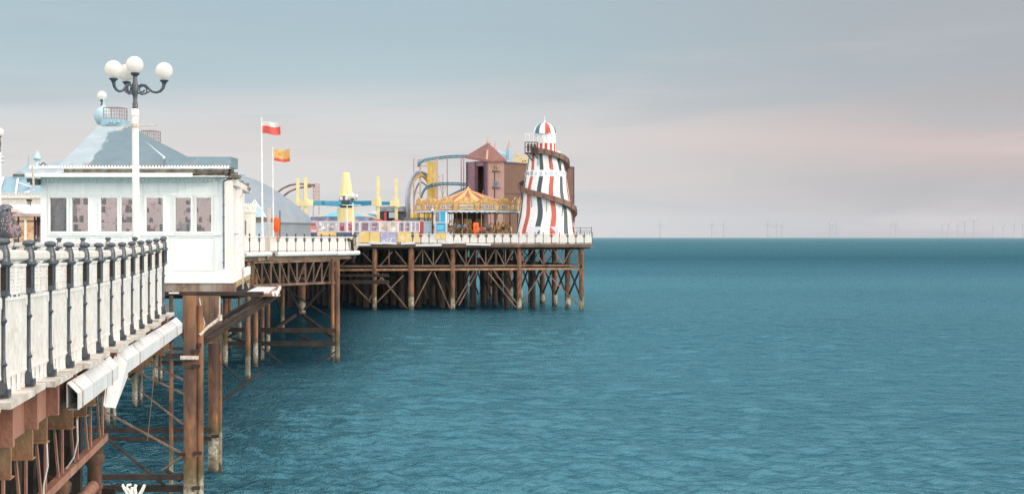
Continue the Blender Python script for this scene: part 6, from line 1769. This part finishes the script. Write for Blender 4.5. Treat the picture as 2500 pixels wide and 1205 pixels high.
# brown side wall running back behind the helter skelter
bA = Vector((PX(1231, 199.2), 199.2, 0)); bB = Vector((PX(1401, 214), 214, 0))
zA_, zB_ = PZ(398, 199), PZ(411.5, 214)
m = MB(); dd = (bB - bA).normalized(); nn = Vector((dd.y, -dd.x, 0))
m.prism([bA + Vector((0, 0, HZ - .05)), bB + Vector((0, 0, HZ - .05)), bB + Vector((0, 0, zA_)), bA + Vector((0, 0, zA_))], nn * -6); m.build('side_wall', M['brown_wall'], gh)
m = MB(); m.prism([bA + nn * .12 + Vector((0, 0, zA_)), bB + nn * .12 + Vector((0, 0, zA_)), bB + nn * .12 + Vector((0, 0, zA_ + .22)), bA + nn * .12 + Vector((0, 0, zA_ + .22))], nn * -6.3); m.build('coping', M['plum_trim'], gh)
m = MB(); m.bar(bB + nn * .03 + Vector((-.1, 0, HZ)), bB + nn * .03 + Vector((-.1, 0, zA_)), .3); m.bar(bA + nn * .04 + Vector((0, 0, PZ(471, 199))), bB + nn * .04 + Vector((0, 0, PZ(471, 199))), .06); m.build('wall_trim', M['plum_trim'], gh)
yt = thing('roller_coaster', 'yellow track framework peeping over the brown wall left of the helter skelter', 'roller coaster', (PX(1270, 217), 217, HZ))
for (a, b, w2) in (((1258, 400), (1258, 383), .16), ((1264, 400), (1264, 379), .16), ((1276, 400), (1276, 378), .2), ((1282, 400), (1282, 378), .2), ((1254, 379), (1268, 379), .28), ((1253, 398), (1290, 392), .2), ((1258, 392), (1276, 386), .14), ((1290, 400), (1290, 382), .16)):
    m = MB(); pa_, pb_ = P(*a, 217), P(*b, 217)
    if a[0] == b[0]: pa_.z = HZ - .05
    m.bar(pa_, pb_, w2); m.build('column' if a[0] == b[0] else 'track', M['coaster_yellow'], yt)

# ------------------------------------------------------------------ left background: shop, blue roofs, onion dome
LD = 60.0
sh = thing('snack_kiosk', 'warmly lit snack kiosk under a white canopy left of the white kiosk', 'kiosk', (PX(45, LD), LD, DECK))
lz = lambda py: PZ(py, LD); lx = lambda px: PX(px, LD)
def warm_mat():
    m = bpy.data.materials.new('lit_shop_interior'); m.use_nodes = True; t = NT(m.node_tree); p = t.n['Principled BSDF']
    v = t.new('ShaderNodeTexCoord').outputs['Object']
    c = t.ramp(t.noise(v, 3.2, 3.0, .6), [(0.30, (.36, .18, .09)), (.45, (.66, .40, .20)), (.58, (.72, .55, .36)), (.70, (.56, .23, .12))])
    t.put(p.inputs['Base Color'], c); t.put(p.inputs['Emission Color'], c); p.inputs['Emission Strength'].default_value = .45; m.cycles.emission_sampling = 'NONE'
    return m
m = MB(); m.box2((lx(-30), LD + .8, DECK - .05), (lx(84), LD + .9, lz(521))); m.build('lit_interior', warm_mat(), sh)
m = MB()
for x in (37, 77, 84): m.bar((lx(x), LD + .4, DECK - .05), (lx(x), LD + .4, lz(521)), .06)
m.bar((lx(-30), LD + .38, lz(539.5)), (lx(86), LD + .38, lz(539.5)), .05, .05)
m.bar((lx(-30), LD + .38, lz(523)), (lx(86), LD + .38, lz(523)), .05, .09)
m.build('shopfront_frame', M['plum_trim'], sh)
m = MB(); m.box2((lx(84), LD + .5, DECK - .05), (lx(104), LD + 1.0, lz(522))); m.build('door_bay', mat('mauve_door', (.36, .26, .28), (.46, .36, .36), 3, .6), sh)
m = MB()
for x in (79, 85, 93): m.bar((lx(x), LD + .42, lz(575)), (lx(x), LD + .42, lz(540)), .05)
m.bar((lx(80), LD + .42, lz(539)), (lx(102), LD + .42, lz(539)), .07, .1)
m.build('door_frame', M['plum_trim'], sh)
m = MB(); m.tube([(lx(68), LD - .3, DECK - .05), (lx(68), LD - .3, lz(518))], .055, 10); m.lathe([(.055, -.12), (.12, 0), (.14, .05)], (lx(66), LD - .3, lz(518)), 10); m.build('column', M['lampwhite'], sh, True)
m = MB()
ring = lambda r, z, sy=1.0: [(lx(55) + r * math.cos(a), LD + 2.2 + r * sy * math.sin(a), z) for a in [2 * PI * i / 24 for i in range(24)]]
m.loft([ring(2.75, lz(523)), ring(2.75, lz(521)), ring(2.4, lz(511)), ring(1.75, lz(501)), ring(1.65, lz(498))]); m.build('canopy', M['white'], sh, True)
m = MB(); m.lathe([(2.7, -.10), (2.78, -.10), (2.78, .03), (2.7, .03)], (lx(55), LD + 2.2, lz(523)), 24); m.build('canopy_edge', M['mauve'], sh)
m = MB(); m.box2((lx(76), LD - .6, lz(492)), (lx(84), LD - .3, lz(487))); m.bar((lx(77.5), LD - .45, lz(500)), (lx(77.5), LD - .45, lz(490)), .04); m.bar((lx(82.5), LD - .45, lz(503)), (lx(82.5), LD - .45, lz(490)), .04); m.build('floodlight', M['recess'], sh)
OD = 72.0
ob_ = thing('domed_hall', 'pale blue roofed hall with onion dome and cream cresting at the left edge', 'building', (PX(30, OD), OD + 4, DECK))
oz = lambda py: PZ(py, OD); ox = lambda px: PX(px, OD)
m = MB(); m.box2((ox(-60), OD + .3, DECK - .05), (ox(108), OD + 7, oz(474))); m.build('wall', M['warm_white'], ob_)
m = MB()
a_, b_, c_, d__ = P(-60, 474, OD), P(104, 474, OD), P(96, 432, OD + 3.2), P(-60, 432, OD + 3.2)
m.prism([a_, b_, c_, d__], (0, .3, 0)); m.build('roof', M['cyan2'] if 'cyan2' in M else M.setdefault('cyan2', mat('pale_blue_sheet_roof', (.23, .35, .41), (.20, .31, .37), 1.5, .6)), ob_)
m = MB()
for (x0, y0, x1, y1) in ((-5, 474, 8, 432), (38, 474, 44, 436), (44, 446, 100, 466), (60, 470, 110, 458)): m.bar(P(x0, y0, OD - .05), P(x1, y1, OD + 2.6), .10, .06)
m.build('roof_ridge', M['frame_white'], ob_)
m = MB()
for i in range(40):
    x0 = lerp(-40, 104, i / 40); x1 = lerp(-40, 104, (i + .8) / 40); x2 = (x0 + x1) / 2
    m.prism([(ox(x0), OD - .2, oz(499)), (ox(x1), OD - .2, oz(499)), (ox(x1), OD - .2, oz(478)), (ox(x2), OD - .2, oz(470)), (ox(x0), OD - .2, oz(478))], (0, .06, 0))
m.bar((ox(-40), OD - .24, oz(482)), (ox(104), OD - .24, oz(482)), .06, .08)
m.build('cresting', M['lace_far'], ob_)
m = MB(); c = Vector((ox(12), OD + 3.5, PZ(446, OD + 3.5)))
m.lathe([(.72, -.2), (.82, .06), (.86, .22), (.80, .40), (.58, .60), (.30, .74), (.10, .88), (.04, 1.05), (.02, 1.5)], c, 20); m.build('onion_dome', M['cyan2'], ob_, True)
m = MB(); m.lathe([(.74, -.6), (.74, -.12), (.9, -.1), (.9, .0)], c, 20); m.build('dome_drum', M['warm_white'], ob_)
fl = MB(); nx = 12
for k in range(4):
    for i in range(nx):
        u0, u1 = i / nx, (i + 1) / nx; f_ = lambda u: .05 * math.sin(u * 7 + k * .4)
        z0, z1 = oz(400 - k * 4.6), oz(400 - k * 4.6 - 4.6); fl.cur = k % 2
        X = lambda u: ox(lerp(-22, 9, u))
        fl.add([(X(u0), OD + f_(u0), z0 + .03 * u0), (X(u1), OD + f_(u1), z0 + .03 * u1), (X(u1), OD + f_(u1), z1 + .03 * u1), (X(u0), OD + f_(u0), z1 + .03 * u0),
                (X(u0), OD + f_(u0) + .01, z0 + .03 * u0), (X(u1), OD + f_(u1) + .01, z0 + .03 * u1), (X(u1), OD + f_(u1) + .01, z1 + .03 * u1), (X(u0), OD + f_(u0) + .01, z1 + .03 * u0)], [(0, 1, 2, 3), (7, 6, 5, 4)])
fo = fl.build('flag', [M['cyan2'], M['flag_white']], None, True); tag(fo, 'blue and white striped flag at the left edge above the onion dome', 'flag')
fp = MB(); fp.tube([(ox(-23), OD, DECK - .05), (ox(-23), OD, oz(374))], .03, 6); fo2 = fp.build('flagpole', M['pole_white'], None, True, loc=(ox(-23), OD, DECK)); tag(fo2, 'flagpole outside the left edge carrying the blue and white flag', 'flagpole')

# ------------------------------------------------------------------ speckled bird on the rear rail
BD = 28.45
bs = BD / 3400
def bird_mat():
    m = bpy.data.materials.new('speckled_plumage'); m.use_nodes = True; t = NT(m.node_tree); p = t.n['Principled BSDF']; p.inputs['Roughness'].default_value = .7
    v = t.new('ShaderNodeTexCoord').outputs['Object']; x, y, z = t.sep(v)
    sp_ = t.new('ShaderNodeTexVoronoi'); sp_.inputs['Scale'].default_value = 24; t.put(sp_.inputs['Vector'], t.scalev(v, (1, 1, .6)))
    head = t.maprange(z, .44, .52)
    body = t.mix(t.maprange(sp_.outputs['Distance'], .12, .42), (.34, .27, .27), (.045, .050, .062))
    pink = t.math('MULTIPLY', t.maprange(x, .02, .18), t.maprange(t.noise(v, 14.0, 4.0), .42, .6))
    body = t.mix(t.math('MULTIPLY', pink, .6), body, (.36, .22, .23))
    hd_ = t.mix(t.maprange(t.noise(v, 18.0, 4.0), .42, .62), (.055, .065, .080), (.17, .17, .19))
    t.put(p.inputs['Base Color'], t.mix(head, body, hd_)); return m
b0 = P(14, 584, BD)
bd_ = thing('bird', 'dark speckled bird with pale pointed beak perched on the rear rail', 'bird', b0)
m = MB()
def bring(x, z, rx_, ry_, n=16): return [(b0.x + x + rx_ * math.cos(a), b0.y + ry_ * math.sin(a), b0.z + z) for a in [2 * PI * i / n for i in range(n)]]
# x offset, height, half width, half depth, bottom to top
secs = [(.02, .02, .10, .08), (.06, .05, .25, .17), (.055, .14, .28, .20), (.03, .26, .265, .20), (-.005, .36, .235, .18), (-.04, .43, .195, .15), (-.045, .50, .175, .13), (-.03, .57, .175, .13), (-.005, .64, .155, .12), (.0, .69, .115, .09), (.0, .715, .05, .04), (.0, .72, .01, .01)]
m.loft([bring(*s_) for s_ in secs])
bb_ = m.build('body', bird_mat(), bd_, True)
m = MB(); bx = b0.x + .13; bz = b0.z + .585
m.loft([[(bx, b0.y + dy, bz + dz) for dy, dz in ((-.05, .05), (.05, .05), (.06, -.03), (0, -.06), (-.06, -.03))], [(bx + .13, b0.y + dy, bz + .0 + dz) for dy, dz in ((-.03, .025), (.03, .025), (.03, -.03), (0, -.045), (-.03, -.03))], [(bx + .27, b0.y + dy, bz - .055 + dz) for dy, dz in ((-.004, .004), (.004, .004), (.004, -.008), (0, -.01), (-.004, -.008))]])
m.build('beak', mat('pale_pink_beak', (.58, .42, .34), (.66, .56, .48), 8, .5), bd_, True)
m = MB(); m.ball((b0.x + .08, b0.y - .135, b0.z + .60), .024, 10, 8); m.build('eye', mat('dark_eye', (.01, .012, .014), None, 2, .15), bd_, True)
m = MB()
m.loft([[(b0.x - .20 + dx, b0.y + dy, b0.z + .42 + dz) for dx, dy, dz in ((.05, -.18, .0), (.05, .10, .0), (-.05, .10, -.05), (-.05, -.18, -.05))], [(b0.x - .32 + dx, b0.y + dy, b0.z + .10 + dz) for dx, dy, dz in ((.07, -.15, 0), (.07, .1, 0), (-.06, .1, 0), (-.06, -.15, 0))], [(b0.x - .42, b0.y, b0.z - .12), (b0.x - .41, b0.y + .02, b0.z - .12), (b0.x - .43, b0.y + .02, b0.z - .12), (b0.x - .43, b0.y, b0.z - .12)]])
m.build('wing', mat('dark_wing_feathers', (.05, .055, .065), (.16, .14, .14), 20, .7), bd_, True)
for s2 in (-.05, .07):
    m = MB(); m.tube([(b0.x + .04, b0.y + s2, b0.z + .05), (b0.x + .04, b0.y + s2, b0.z - .06)], .014, 6)
    for q in (-.5, 0, .5, PI): m.tube([(b0.x + .04, b0.y + s2, b0.z - .055), (b0.x + .04 + .07 * math.cos(q), b0.y + s2 + .07 * math.sin(q), b0.z - .06)], .010, 5)
    m.build('leg', mat('bird_leg', (.30, .18, .16), None, 8, .5) if s2 < 0 else bpy.data.materials['bird_leg'], bd_, True)

# ------------------------------------------------------------------ wind farm on the horizon
M['turbine'] = mat('pale_grey_turbine', (.35, .37, .41), None, 1, .5)
ordn = ['first', 'second', 'third', 'fourth', 'fifth', 'sixth', 'seventh', 'eighth', 'ninth', 'tenth', 'eleventh', 'twelfth', 'thirteenth', 'fourteenth', 'fifteenth', 'sixteenth', 'seventeenth', 'eighteenth', 'nineteenth', 'twentieth', 'twenty first']
turb = [(1612, 548, 90, 1.0), (1738, 547, 210, 1.0), (1766.5, 549, 180, 1.0), (1874, 546, 80, 1.05), (1896.5, 549, 100, .95), (1908, 549, 60, .95), (2026, 545, 75, 1.1), (2031.5, 549, 40, .95), (2040.5, 547, 85, 1.0), (2044.5, 550, 20, .9), (2174, 549, 200, .95), (2187, 547, 75, 1.05), (2300.5, 549, 155, .95), (2316, 549, 170, .95), (2338, 549, 100, .95), (2356, 544, 35, 1.1), (2378, 540, 30, 1.15), (2424, 555, 95, .8), (2449, 553, 40, .85), (2476, 549, 190, .95), (2497, 549, 5, 1.0)]
for i, (px, hy, ang, k) in enumerate(turb):
    d = 10500 / k; hub = P(px, hy, d)
    lab = '%s turbine counted from the left in the pale wind farm on the horizon' % ordn[i]
    t = thing('wind_turbine', lab, 'wind turbine', (hub.x, d, 0), 'wind turbines on the horizon')
    m = MB(); m.tube([(hub.x, d, -1), (hub.x, d, hub.z * .5), (hub.x, d, hub.z)], [4.0, 3.3, 2.5], 10); m.build('tower', M['turbine'], t, True)
    m = MB(); m.box((hub.x, d + 3, hub.z + 1), (5, 13, 5)); m.ball((hub.x, d - 4.5, hub.z + 1), 2.6, 8, 6); m.build('nacelle', M['turbine'], t)
    for j in range(3):
        a = R(ang + 120 * j); dv = Vector((math.cos(a), 0, math.sin(a))); c = Vector((hub.x, d - 5.0, hub.z + 1)); pv = Vector((-dv.z, 0, dv.x))
        m = MB()
        m.loft([[c + dv * u * 46 + pv * (w2 * .3) + Vector((0, -th, 0)), c + dv * u * 46 + pv * (w2 * .3) + Vector((0, th, 0)), c + dv * u * 46 - pv * w2 + Vector((0, th, 0)), c + dv * u * 46 - pv * w2 + Vector((0, -th, 0))] for u, w2, th in ((.03, 1.8, .9), (.22, 3.0, .7), (.7, 1.8, .4), (1.0, .4, .2))])
        m.build('blade', M['turbine'], t)

# ------------------------------------------------------------------ air
HAZE = 2.4e-5
def make_haze():
    m = MB(); m.box2((-17500, -17500, -4), (17500, 17500, 260)); m.f = [f for f in m.f]
    hm_ = bpy.data.materials.new('sea_haze'); hm_.use_nodes = True; t = NT(hm_.node_tree)
    for n in list(t.n): t.n.remove(n)
    pv = t.new('ShaderNodeVolumePrincipled'); pv.inputs['Color'].default_value = (.88, .88, .92, 1); pv.inputs['Density'].default_value = HAZE; pv.inputs['Anisotropy'].default_value = .1
    o = t.new('ShaderNodeOutputMaterial'); t.l.new(pv.outputs[0], o.inputs['Volume'])
    h = m.build('haze', hm_); tag(h, 'pale sea haze over the water', kind='stuff')
make_haze()
